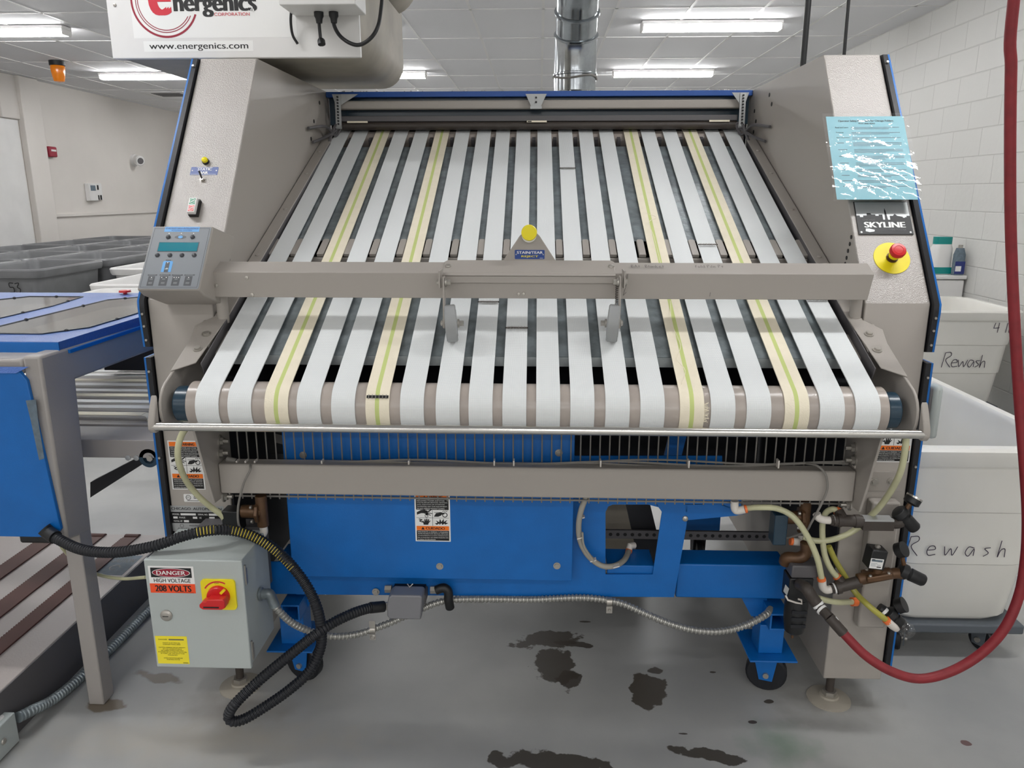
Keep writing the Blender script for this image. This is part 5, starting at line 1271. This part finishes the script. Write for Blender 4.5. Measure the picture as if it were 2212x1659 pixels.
for k in range(9):
    y = 2.40 + k * .078; z = .834 + .002 * (k % 2)
    x1 = -1.12 if k % 2 else -1.30
    mb = MB('whitep' if k % 3 else 'cream')
    pr = [(-2.4, z)] + [(x1 - .02 + .02 * math.cos(math.radians(90 - 20 * j)), z - .012 + .012 * math.sin(math.radians(90 - 20 * j))) for j in range(9)]
    for (xa, za), (xb, zb2) in zip(pr, pr[1:]): mb.slab([(xa, y, za), (xa, y + .035, za), (xb, y + .035, zb2), (xb, y, zb2)], (0, 0, .002) if xb < x1 - .019 else (.0015, 0, .001))
    mb.build('feed_belt', FT, 'pale feed belt', flat=True)
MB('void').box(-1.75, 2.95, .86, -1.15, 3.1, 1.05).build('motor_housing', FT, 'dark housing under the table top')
ES = thing('stop_button', 'red mushroom button on the blue table top at the left edge', 'button', (-1.81, 2.42, 1.1475))
p = V((-1.815, 2.40, 1.1475))
MB('redplastic').lathe(p, (0, 0, 1), [(0, .02), (.03, .02), (.035, .035), (.055, .038), (.068, .028), (.072, .001)], 24).build('mushroom_button', ES)
p = V((-1.72, 3.12, 1.1465))
MB('redplastic').lathe(p, (0, 0, 1), [(0, .008), (.006, .008), (.008, .024), (.016, .022), (.018, .001)], 20).build('push_button', top, 'small red button')

# low ramp with brown belts
LR = thing('floor_conveyor', 'low grey floor conveyor with brown belts under the transfer table', 'conveyor', (-1.9, 2.2, 0))
bd = MB('rampm').box(-2.8, 1.72, .03, -1.535, 2.9, .165); bd.build('conveyor_bed', LR, 'low grey bed', bevel=.003)
MB('greydark').box(-1.534, 1.72, .0, -1.530, 2.9, .164).build('side_skirt', LR, 'dark grey side skirt')
for xa, xb, in ((-1.872, -1.80), (-1.712, -1.655), (-2.05, -1.98)):
    b_ = MB('brown').box(xa, 1.73, .1655, xb, 2.86, .171)
    k = 1.74
    while k < 2.85: b_.box(xa - .004, k, .1655, xa, k + .006, .1705); k += .012
    b_.sweep([(xa, 2.88, .155), (xb, 2.88, .155)], .02, 14)
    b_.build('toothed_belt', LR, 'brown toothed belt')
d = Decal(V((-1.66, 2.55, .1655)), (1, 0, 0), (0, 1, 0), 'tape', .0006); d.base(0, 0, .11, .16, .0003); d.m('consd').text('CAUTION', .01, .10, .1, .13, 1, .02).arc(.05, .06, .02, .005, 0, 300, 1)
d.build('worn_sticker', LR, 'worn grey sticker', flat=True)
o = thing('floor_conduit', 'ribbed grey conduit lying on the floor beside the low conveyor', 'conduit', (-1.47, 2.2, 0))
mb = MB('galv'); corr(mb, [V((-1.505, 1.875, .07)), V((-1.495, 1.92, .06)), V((-1.49, 2.0, .035)), V((-1.485, 2.12, .02)), V((-1.475, 2.3, .018)), V((-1.47, 2.5, .018)), V((-1.465, 2.75, .018)), V((-1.46, 3.0, .018))], .0165, .0125, .2, 12, 5); mb.build('flexible_tube', o)
JB = thing('junction_box', 'grey metal junction box on the floor at the lower left corner', 'junction box', (-1.53, 1.8, 0))
b_ = MB('ebox').box(-1.65, 1.76, .004, -1.50, 1.86, .10); b_.build('box_body', JB, bevel=.003)
MB('whitep').lathe(V((-1.53, 1.83, .10)), (0, 0, 1), [(0, .016), (.001, .016), (.001, .012)], 20).build('knockout', JB)
MB('zinc').lathe(V((-1.499, 1.80, .05)), (1, 0, 0), [(0, .01), (.003, .008), (.004, .001)], 12).build('screw', JB)
o = thing('air_tube', 'thin pale air tube crossing from the table leg to the cabinet', 'tube', at(260, 1245, 2.06))
mb = MB('tubing'); hose(mb, pxs((125, 1165, 2.0), (140, 1190, 2.05), (175, 1225, 2.12), (215, 1242, 2.12), (265, 1250, 2.1), (315, 1247, 2.05)), .0052, 10, 8); mb.build('tube', o)

# ================================================================== lint filter above the left tower
LF = thing('lint_filter', 'white lint filter unit hanging above the left tower', 'filter unit', (-1.06, 3.2, 2.02))
yF = 2.82; z0 = 2.01; xa, xb = -1.497, -.622
fpn = MB('whitep').box(xa, yF, z0, xb, yF + .02, 2.62).build('front_panel', LF, 'white front panel', bevel=.003)
prof = [(xa + .01, z0 + .008), (xb - .10, z0 + .008)] + [(xb - .10 + .1 * math.sin(math.radians(10 * k)), z0 + .108 - .1 * math.cos(math.radians(10 * k))) for k in range(1, 10)] + [(xb, 2.62), (xa + .01, 2.62)]
MB('housing').prism(prof, 'y', yF + .0205, 3.70).build('filter_housing', LF, 'dusty rounded housing', bevel=.002)
MB('housing').lathe(V((-.67, 2.95, 2.44)), (0, 1, 0), [(0, .0), (.0, .13), (.68, .13), (.71, .09), (.72, .001)], 32).build('fan_drum', LF, 'rounded fan drum')
for k, (x, y) in enumerate([(-1.35, 3.0), (-1.35, 3.6), (-.75, 3.0), (-.75, 3.6)]): MB('iron').cyl((x, y, 2.62), (x, y, CEIL - .002), .006, n=8).build('hanger_rod', LF)
def fz(px, py): return at(px, py, yF - .0004)
O = fz(287, 74); sc_ = (fz(420, 74).x - O.x) / 133.0
zc = fz(358, 2).z; xc = fz(358, 2).x
d = Decal(V((xa, yF - .0004, z0)), (1, 0, 0), (0, 0, 1), 'white', .0004)
U_ = lambda px: fz(px, 40).x - xa
Wv = lambda py: fz(400, py).z - z0
a0 = fz(285, 82); d.base(U_(285), Wv(82), U_(640), .60, .0003)
R_ = 72 * sc_; cu, cv = U_(358), Wv(2)
d.m('crimson').arc(cu, cv, R_, .007, 55, 338, 1, 60).arc(cu, cv, R_ * .86, .0028, 58, 332, 1, 60).arc(cu, cv, R_ * .80, .0028, 60, 328, 1, 60)
d.m('red').text('e', U_(324), Wv(33), U_(373), Wv(-30), 2, .06)
d.m('ink').text('nergenics', U_(377), Wv(37), U_(557), Wv(-12), 2, .035)
d.m('red').text('CORPORATION', U_(464), Wv(35), U_(540), Wv(28), 3, .0)
d.m('white').disc(U_(546.5), Wv(23), .006, .006, 4).m('ink').text('R', U_(545), Wv(26), U_(548), Wv(20), 5)
d.build('logo_sticker', fpn, 'white sticker with red and black lettering', flat=True)
a = fz(312, 112); d = Decal(V((a.x, yF - .0004, a.z)), (1, 0, 0), (0, 0, 1), 'white', .0004)
W_ = fz(548, 112).x - a.x; H_ = fz(312, 89).z - a.z
d.base(0, 0, W_, H_, .0004); d.m('ink').text('www.energenics.com', W_ * .05, H_ * .06, W_ * .955, H_ * .80, 1, .012)
d.build('web_address_sticker', fpn, 'white strip with a web address', flat=True)
MB('zinc').lathe(fz(248, 11), (0, -1, 0), [(0, .006), (.003, .005), (.004, .001)], 12).build('screw', fpn)
PB = thing('plug_box', 'white electrical box with black plugs on the lint filter front', 'electrical box', at(690, 0, 2.75))
a = at(603, 13, 2.66); b = at(768, 14, 2.66)
MB('whitep').box(a.x, 2.66, a.z + .003, b.x, 2.818, a.z + .2).build('box_body', PB, bevel=.003)
for px, ln in ((688, 18), (720, 18)):
    p = at(px, 20, 2.76); MB('black').lathe(V((p.x, p.y, a.z + .002)), (0, 0, -1), [(0, .016), (.012, .016), (.02, .012), (.034, .010)], 16).build('plug', PB, 'black plug')
o = thing('plug_cable', 'black power cord looping from the plug box to the right', 'cord', at(770, 97, 2.74))
mb = MB('black'); hose(mb, pxs((720, 30, 2.76), (722, 55, 2.76), (735, 78, 2.75), (758, 94, 2.74), (780, 96, 2.74), (803, 80, 2.74), (817, 55, 2.76), (823, 20, 2.8), (825, -10, 2.84), (824, -60, 2.9)), .0065, 10, 8); mb.build('cord', o)
o = thing('plug_cable', 'short black cord ending in a plug below the plug box', 'cord', at(692, 80, 2.76))
mb = MB('black'); hose(mb, pxs((688, 30, 2.76), (690, 60, 2.76), (693, 88, 2.76)), .0055, 10, 6); mb.build('cord', o)
MB('black').lathe(at(693, 84, 2.76), (.2, -.3, -1), [(0, .009), (.006, .013), (.02, .013), (.022, .006)], 8).build('plug_end', o)
o = thing('plug_cable', 'thin black cord with a cut end at the left of the plug box', 'cord', at(632, 60, 2.77))
mb = MB('black'); hose(mb, pxs((630, 15, 2.78), (628, 45, 2.79), (632, 75, 2.80), (643, 95, 2.805)), .0045, 10, 6); mb.build('cord', o)

# black conduits rising from the right tower, red hose
for nm, lab, pts, r in (('power_conduit', 'thick black conduit rising from the right tower top to the ceiling', [V((.935, 2.95, 1.975)), V((.935, 2.95, 2.2)), V((.938, 2.95, 2.7)), V((.945, 2.95, CEIL - .001))], .0105),
                        ('power_cable', 'thin black cable rising from the right tower top to the ceiling', [V((.985, 2.7, 1.975)), V((.982, 2.7, 2.2)), V((.98, 2.7, 2.7)), V((.98, 2.7, CEIL - .001))], .0055)):
    o = thing(nm, lab, 'cable', pts[0]); mb = MB('black'); hose(mb, pts, r, 10, 6); mb.build('cable', o)
o = thing('air_hose', 'thick red air hose hanging from the ceiling and curving to the filter', 'hose', (1.1, 1.9, .24))
mb = MB('hosered')
pts = [V((1.04, 1.9, CEIL - .002)), V((1.045, 1.9, 2.6))] + pxs((2190, 0, 1.9), (2184, 150, 1.9), (2182, 320, 1.9), (2183, 470, 1.9), (2187, 600, 1.9), (2194, 740, 1.89), (2203, 880, 1.88), (2214, 1020, 1.86), (2219, 1120, 1.85), (2215, 1210, 1.84), (2200, 1290, 1.83), (2168, 1360, 1.82), (2115, 1415, 1.82), (2050, 1452, 1.82), (1985, 1466, 1.82), (1925, 1450, 1.83), (1870, 1416, 1.85), (1822, 1368, 1.88), (1806, 1350, 1.89))
hose(mb, pts, .0125, 16, 8); mb.build('hose_body', o)
mb = MB('iron').cyl(at(1790, 1332, 1.9), at(1822, 1368, 1.88), .0145, n=16); mb.build('hose_fitting', o)
mb = MB('white').cyl(at(1796, 1338, 1.898), at(1802, 1345, 1.894), .015, n=16); mb.build('thread_tape', o)

# ================================================================== pneumatic fittings on the right tower
def regulator(root, c, kn, g, y, wrap=False):
    """diaphragm body at pixel c, knob towards pixel kn, gauge at pixel g"""
    b = at(*c, y); kd = (at(*kn, y - .01) - b).normalized()
    MB('black').lathe(b - kd * .02, kd, [(0, .014), (.006, .022), (.022, .022), (.028, .017), (.03, .017)], 20).build('regulator_body', root, bevel=.001)
    kb_ = MB('black').lathe(b + kd * .010, kd, [(0, .016), (.003, .0185), (.04, .0175), (.045, .014), (.046, .001)], 16)
    kb_.build('adjusting_knob', root, 'black adjusting knob')
    g0 = at(*g, y); up = (g0 - b).normalized()
    MB('brass').cyl(b + up * .015, g0, .006, n=10).build('gauge_stem', root)
    ga = V((.55, -.62, .55)).normalized() if not wrap else V((.6, -.4, .5)).normalized()
    ga = V((.5, .15, .85)).normalized() if g[1] < 1100 else ga
    go = MB('black').lathe(g0 - ga * .014, ga, [(0, .014), (.004, .0215), (.022, .0215), (.024, .0195)], 26).build('pressure_gauge', root, 'black pressure gauge')
    MB('chrome' if g[1] < 1100 else 'black').lathe(g0 + ga * .006, ga, [(0, .0222), (.005, .0222), (.0052, .019)], 26).build('bezel', go)
    MB('white').lathe(g0 + ga * .008, ga, [(0, .0185), (.0006, .0185), (.0007, .001)], 24).build('dial', go, 'white dial')
R1 = thing('pressure_regulator', 'uppermost regulator with a chrome-rimmed gauge and a square manifold bar', 'pressure regulator', at(1940, 1120, 2.0))
yR = 2.0
regulator(R1, (1948, 1112), (1980, 1145), (1972, 1080), yR)
MB('iron').sweep(spline(pxs((1922, 1128, yR), (1938, 1130, yR), (1952, 1124, yR)), 5), .0155, 14).build('pipe_elbow', R1, 'black iron elbow')
a = at(1862, 1117, yR); b = at(1925, 1142, yR); MB('iron').box(a.x, yR - .016, b.z, b.x, yR + .016, a.z - .006).m('silver').box(a.x + .002, yR - .0165, a.z - .006, b.x - .002, yR + .016, a.z).build('manifold_block', R1, 'square manifold bar')
t_ = MB('iron').cyl(at(1800, 1124, yR), at(1862, 1126, yR), .0165, n=18); t_.cyl(at(1808, 1124, yR), at(1816, 1124, yR), .019, n=18).cyl(at(1845, 1126, yR), at(1856, 1126, yR), .0185, n=18)
t_.sweep([at(1822, 1122, yR), at(1812, 1105, yR + .02)], .014, 14); t_.build('pipe_tee', R1, 'black iron tee')
MB('fitting').sweep(spline(pxs((1800, 1124, yR), (1780, 1123, yR), (1768, 1118, yR), (1764, 1110, yR)), 6), .011, 14).build('elbow_fitting', R1, 'white elbow')
MB('iron').cyl(at(1793, 1124, yR), at(1800, 1124, yR), .015, n=6).m('white').cyl(at(1800, 1124, yR), at(1804, 1124, yR), .0155, n=14).build('hex_nipple', R1)
R2 = thing('pressure_regulator', 'middle regulator with a dark brass solenoid valve below the manifold bar', 'pressure regulator', at(1900, 1240, 2.0))
regulator(R2, (1956, 1236), (1990, 1252), (1946, 1188), yR)
vb = MB('brass').cyl(at(1852, 1252, yR), at(1925, 1238, yR), .017, n=18)
c = at(1893, 1245, yR); vb.obox(c + V((0, 0, .006)), (1, 0, .18), (0, 1, 0), (-.18, 0, 1), .07, .05, .016); vb.cyl(c, c + V((.004, 0, .035)), .014, n=16)
vo = vb.build('valve_body', R2, 'dark brass valve body', bevel=.003)
for dx, dy in ((-.025, -.018), (.025, -.018), (-.02, .018), (.025, .018)): MB('zinc').lathe(c + V((dx, dy, .014 + dx * .18)), (-.18, 0, 1), [(0, .005), (.004, .004), (.005, .001)], 10).build('screw', vo)
cc = at(1888, 1205, yR); co = MB('black').obox(cc + V((.002, 0, .003)), (1, 0, -.12), (0, 1, 0), (.12, 0, 1), .044, .046, .058).build('solenoid_coil', R2, 'black solenoid coil', bevel=.003)
d = Decal(at(1877, 1227, yR - .0238), (1, 0, -.1), (.1, 0, 1), 'white', .0004); d.base(0, 0, .036, .03, .0003); d.m('tape').rect(.003, .021, .033, .027).rect(.003, .015, .02, .016).rect(.003, .011, .016, .012).rect(.003, .007, .018, .008).rect(.02, .011, .03, .012).m('ink').rect(.003, .0255, .012, .028).rect(.02, .004, .032, .007)
d.build('coil_label', co, 'white printed label', flat=True)
MB('zinc').lathe(cc + V((.006, 0, .032)), (.12, 0, 1), [(0, .008), (.004, .008), (.008, .004)], 14).build('coil_nut', co)
MB('brass').sweep(spline(pxs((1922, 1240, yR), (1936, 1238, yR), (1950, 1240, yR), (1958, 1238, yR)), 5), .0155, 14).build('pipe_elbow', R2)
MB('iron').cyl(at(1804, 1270, yR), at(1858, 1256, yR), .0165, n=18).cyl(at(1806, 1270, yR), at(1815, 1268, yR), .019, n=18).sweep([at(1822, 1264, yR), at(1812, 1250, yR + .015)], .014, 14).build('pipe_tee', R2, 'black iron tee')
MB('fitting').sweep(spline(pxs((1797, 1272, yR), (1785, 1274, yR), (1777, 1266, yR), (1776, 1252, yR)), 6), .0115, 14).build('elbow_fitting', R2, 'white elbow')
MB('iron').cyl(at(1795, 1272, yR), at(1801, 1271, yR), .015, n=6).m('white').cyl(at(1801, 1271, yR), at(1805, 1270, yR), .0155, n=14).build('hex_nipple', R2)
R3 = thing('pressure_regulator', 'lowest regulator with a knob wrapped in clear plastic', 'pressure regulator', at(1925, 1330, 2.0))
regulator(R3, (1926, 1330), (1958, 1360), (1946, 1308), yR, True)
p = at(1957, 1360, yR - .01); mb = MB('sleeve'); rnd = random.Random(4)
ax = (at(1958, 1360, yR) - at(1926, 1330, yR)).normalized(); mb.lathe(p - ax * .028, ax, [(-.004 + .006 * k, .021 + .003 * math.sin(k * 2.3)) for k in range(9)] + [(.055, .006)], 11); mb.build('plastic_wrap', R3, 'clear plastic wrap')
MB('black').cyl(at(1898, 1314, yR + .01), at(1925, 1330, yR), .016, n=18).build('inlet_port', R3)
MB('white').cyl(at(1906, 1320, yR + .004), at(1911, 1325, yR), .0165, n=16).build('thread_tape', R3)
MB('fitting').sweep(pxs((1917, 1342, yR - .02), (1928, 1352, yR - .02), (1936, 1357, yR - .012)), .011, 14).build('elbow_fitting', R3, 'white elbow')
MB('ored').cyl(at(1913, 1338, yR - .02), at(1919, 1344, yR - .02), .011, n=14).build('collar', R3, 'orange collar')
# filter
AF = thing('air_filter', 'black air filter bowl hanging beside the right caster leg', 'air filter', at(1722, 1310, 2.02))
c = at(1722, 1270, 2.03)
MB('black').box(c.x - .034, 2.0, c.z - .03, c.x + .034, 2.06, c.z + .045).build('filter_head', AF, 'black filter head', bevel=.004)
bowl = MB('black').lathe(V((c.x + .002, 2.03, c.z - .031)), (0, 0, -1), [(0, .030), (.02, .033), (.07, .032), (.105, .027), (.115, .015), (.117, .001)], 28).build('filter_bowl', AF, 'black filter bowl')
MB('brass').cyl(V((c.x, 2.03, c.z - .147)), V((c.x, 2.03, c.z - .162)), .004, n=8).build('drain_pin', bowl)
for k in range(3): MB('rubber').box(c.x - .02, 1.996, c.z - .065 - k * .022, c.x + .022, 2.0, c.z - .055 - k * .022).build('bowl_rib', bowl)
MB('fitting').sweep(pxs((1697, 1286, 1.99), (1702, 1296, 1.985), (1720, 1302, 1.985), (1732, 1304, 1.985), (1731, 1296, 1.985), (1724, 1294, 1.985)), .0028, 8).build('bowl_clip', AF, 'pale wire clip')
d = Decal(at(1692, 1277, 1.999), (1, 0, -1.2), (.2, 0, 1), 'silver', .0004); d.base(0, 0, .018, .022, .0003); d.build('filter_label', AF, flat=True)
MB('iron').sweep(spline(pxs((1728, 1262, 1.99), (1742, 1272, 1.95), (1757, 1294, 1.94), (1768, 1308, 1.935)), 6), .0165, 16).build('pipe_elbow', AF, 'black iron elbow')
MB('iron').cyl(at(1766, 1306, 1.935), at(1792, 1334, 1.9), .0135, n=16).m('white').cyl(at(1765, 1304, 1.936), at(1769, 1309, 1.933), .0165, n=16).cyl(at(1773, 1315, 1.925), at(1777, 1319, 1.92), .0155, n=16).build('pipe_nipple', AF)
MB('brass').sweep(spline(pxs((1695, 1215, 2.05), (1700, 1205, 2.04), (1725, 1205, 2.03), (1740, 1195, 2.03), (1742, 1172, 2.03)), 5), .017, 14).build('supply_pipe', AF, 'dark brass supply pipe')
MB('greydark').box(c.x - .03, 2.0, c.z + .046, c.x + .05, 2.06, c.z + .085).build('filter_cap', AF, bevel=.004)
# solenoid valves behind the channel
def solenoid(lab, box, body, fit, y):
    o = thing('solenoid_valve', lab, 'valve', at(body[0], body[1], y))
    a = at(box[0], box[3], y); b = at(box[2], box[1], y)
    MB('navy' if box[0] > 1000 else 'black').box(a.x, y - .025, a.z, b.x, y + .025, b.z).build('solenoid_coil', o, 'square coil', bevel=.003)
    q = at(body[0], body[1], y); w_ = .022
    mb = MB('brass').cyl(V((b.x, y, q.z)), V((q.x, y, q.z)), .019, n=18).cyl(q + V((0, 0, -.045)), q + V((0, 0, .05)), .0165, n=18)
    mb.cyl(q + V((-.014, 0, 0)), q + V((-.004, 0, 0)), .034, n=8); v = mb.build('valve_body', o, 'brown brass valve body', bevel=.002)
    for dy, dz in ((-.022, .022), (-.022, -.022)): MB('zinc').lathe(q + V((-.02, dy, dz)), (-1, 0, 0), [(0, .006), (.006, .005), (.007, .001)], 10).build('screw', v)
    return o, q
o, q = solenoid('brown brass solenoid valve with a black coil above the high voltage cabinet', (490, 1098, 522, 1154), (566, 1105), None, 2.03)
MB('fitting').sweep(spline([q + V((0, 0, -.045)), q + V((0, 0, -.065)), q + V((-.012, -.004, -.074)), q + V((-.035, -.006, -.072))], 6), .0115, 14).build('elbow_fitting', o, 'white elbow')
MB('ored').cyl(q + V((-.035, -.006, -.072)), q + V((-.04, -.006, -.0715)), .012, n=14).build('collar', o, 'orange collar')
o, q = solenoid('brown brass solenoid valve with a slate coil behind the yellow tubing', (1664, 1106, 1698, 1170), (1737, 1118), None, 2.07)
MB('fitting').sweep(spline([q + V((0, 0, -.06)), q + V((-.005, -.008, -.072)), q + V((-.03, -.01, -.07))], 6), .0115, 14).build('elbow_fitting', o, 'white elbow')
MB('ored').cyl(q + V((-.03, -.01, -.07)), q + V((-.037, -.01, -.069)), .012, n=14).build('collar', o, 'orange collar')
# column plate on the tower behind the fittings
a = at(1880, 1065, 2.09); b = at(1948, 1365, 2.09)
MB('greysmooth').box(.955, 2.06, .30, 1.035, 2.0995, .70).build('conduit_cover', FM, 'grey vertical cover', bevel=.006)
cb = MB('greysmooth').box(.93, 2.093, .722, 1.05, 2.0995, .78).build('bracket_plate', FM)
for px in (1889, 1925): MB('zinc').hexbolt(at(px, 1040, 2.093), (0, -1, 0), .0085, .006).build('bolt', cb)
# tubing
for lab, pts, r, m in (
    ('yellowed tube arching from the beam end to the middle white elbow', [(1612, 1098, 2.04), (1640, 1096, 2.02), (1680, 1099, 2.0), (1715, 1118, 1.98), (1745, 1160, 1.97), (1765, 1205, 1.97), (1775, 1250, 1.99)], .0085, 'tubing'),
    ('yellowed tube dropping from the left end of the front roller to the brass valve', [(404, 920, 1.9), (390, 945, 1.9), (384, 975, 1.9), (388, 1005, 1.92), (402, 1038, 1.95), (425, 1068, 1.98), (455, 1095, 2.0), (478, 1112, 2.01), (492, 1132, 2.02)], .0085, 'tubing'),
    ('yellowed tube hanging from the right end of the front roller behind the manifold bar', [(1957, 925, 1.9), (1957, 950, 1.9), (1954, 980, 1.9), (1945, 1020, 1.92), (1925, 1060, 1.95), (1900, 1095, 1.99), (1880, 1115, 2.02), (1856, 1138, 2.04), (1828, 1155, 2.04), (1795, 1166, 2.03), (1762, 1168, 2.03), (1735, 1160, 2.04)], .0085, 'tubing'),
    ('olive tube bending tightly from the upper tee down to the middle tee', [(1810, 1104, 2.02), (1798, 1100, 2.03), (1784, 1108, 2.04), (1777, 1130, 2.04), (1777, 1165, 2.03), (1782, 1200, 2.02), (1795, 1230, 2.015), (1812, 1250, 2.015)], .0085, 'tubing'),
    ('dusty olive tube running down to the lowest regulator', [(1790, 1180, 2.06), (1803, 1208, 2.06), (1822, 1240, 2.05), (1848, 1280, 2.03), (1876, 1308, 1.99), (1900, 1328, 1.98), (1914, 1339, 1.98)], .0085, 'tubingy'),
    ('short tube from the filter to an orange collar on the tower', [(1768, 1292, 1.99), (1790, 1298, 2.0), (1815, 1301, 2.02), (1842, 1300, 2.05)], .0085, 'tubing')):
    o = thing('air_tube', lab, 'tube', at(*pts[len(pts) // 2])); mb = MB(m); hose(mb, pxs(*pts), r, 12, 8); mb.build('tube', o)
    if lab.startswith('yellowed tube arching'):
        MB('fitting').sweep(spline(pxs((1587, 1082, 2.045), (1587, 1096, 2.045), (1592, 1103, 2.045), (1609, 1100, 2.04)), 6), .0115, 14).build('elbow_fitting', o, 'white elbow')
        MB('ored').cyl(at(1608, 1100, 2.04), at(1613, 1099, 2.04), .0118, n=14).build('collar', o, 'orange collar')
        MB('ored').cyl(at(1774, 1248, 1.99), at(1775, 1254, 1.99), .0118, n=14).build('collar', o, 'orange collar')
    if lab.startswith('short tube'):
        MB('ored').cyl(at(1840, 1300, 2.05), at(1850, 1300, 2.055), .013, n=14).build('collar', o, 'orange collar')
    if lab.startswith('olive'):
        MB('ored').cyl(at(1806, 1103, 2.02), at(1813, 1106, 2.02), .0118, n=14).build('collar', o); MB('ored').cyl(at(1807, 1245, 2.015), at(1813, 1251, 2.015), .0118, n=14).build('collar', o)
for lab, pts in (('thin grey cable hanging from the beam past the left brass valve', [(540, 1003, 2.0), (540, 1016, 1.985), (528, 1040, 1.98), (519, 1070, 1.98), (514, 1100, 1.985), (515, 1130, 1.985), (524, 1150, 1.985), (534, 1164, 1.985)]),
                 ('thin grey cable curling from the right beam end to the slate coil', [(1740, 1001, 2.03), (1765, 1006, 1.99), (1783, 1025, 1.985), (1787, 1055, 1.985), (1776, 1085, 1.985), (1763, 1110, 1.99), (1752, 1130, 2.0), (1740, 1148, 2.02), (1708, 1160, 2.06), (1695, 1162, 2.07)])):
    o = thing('sensor_wire', lab, 'cable', at(*pts[3])); mb = MB('wire'); hose(mb, pxs(*pts), .0032, 8, 8); mb.build('cable', o)
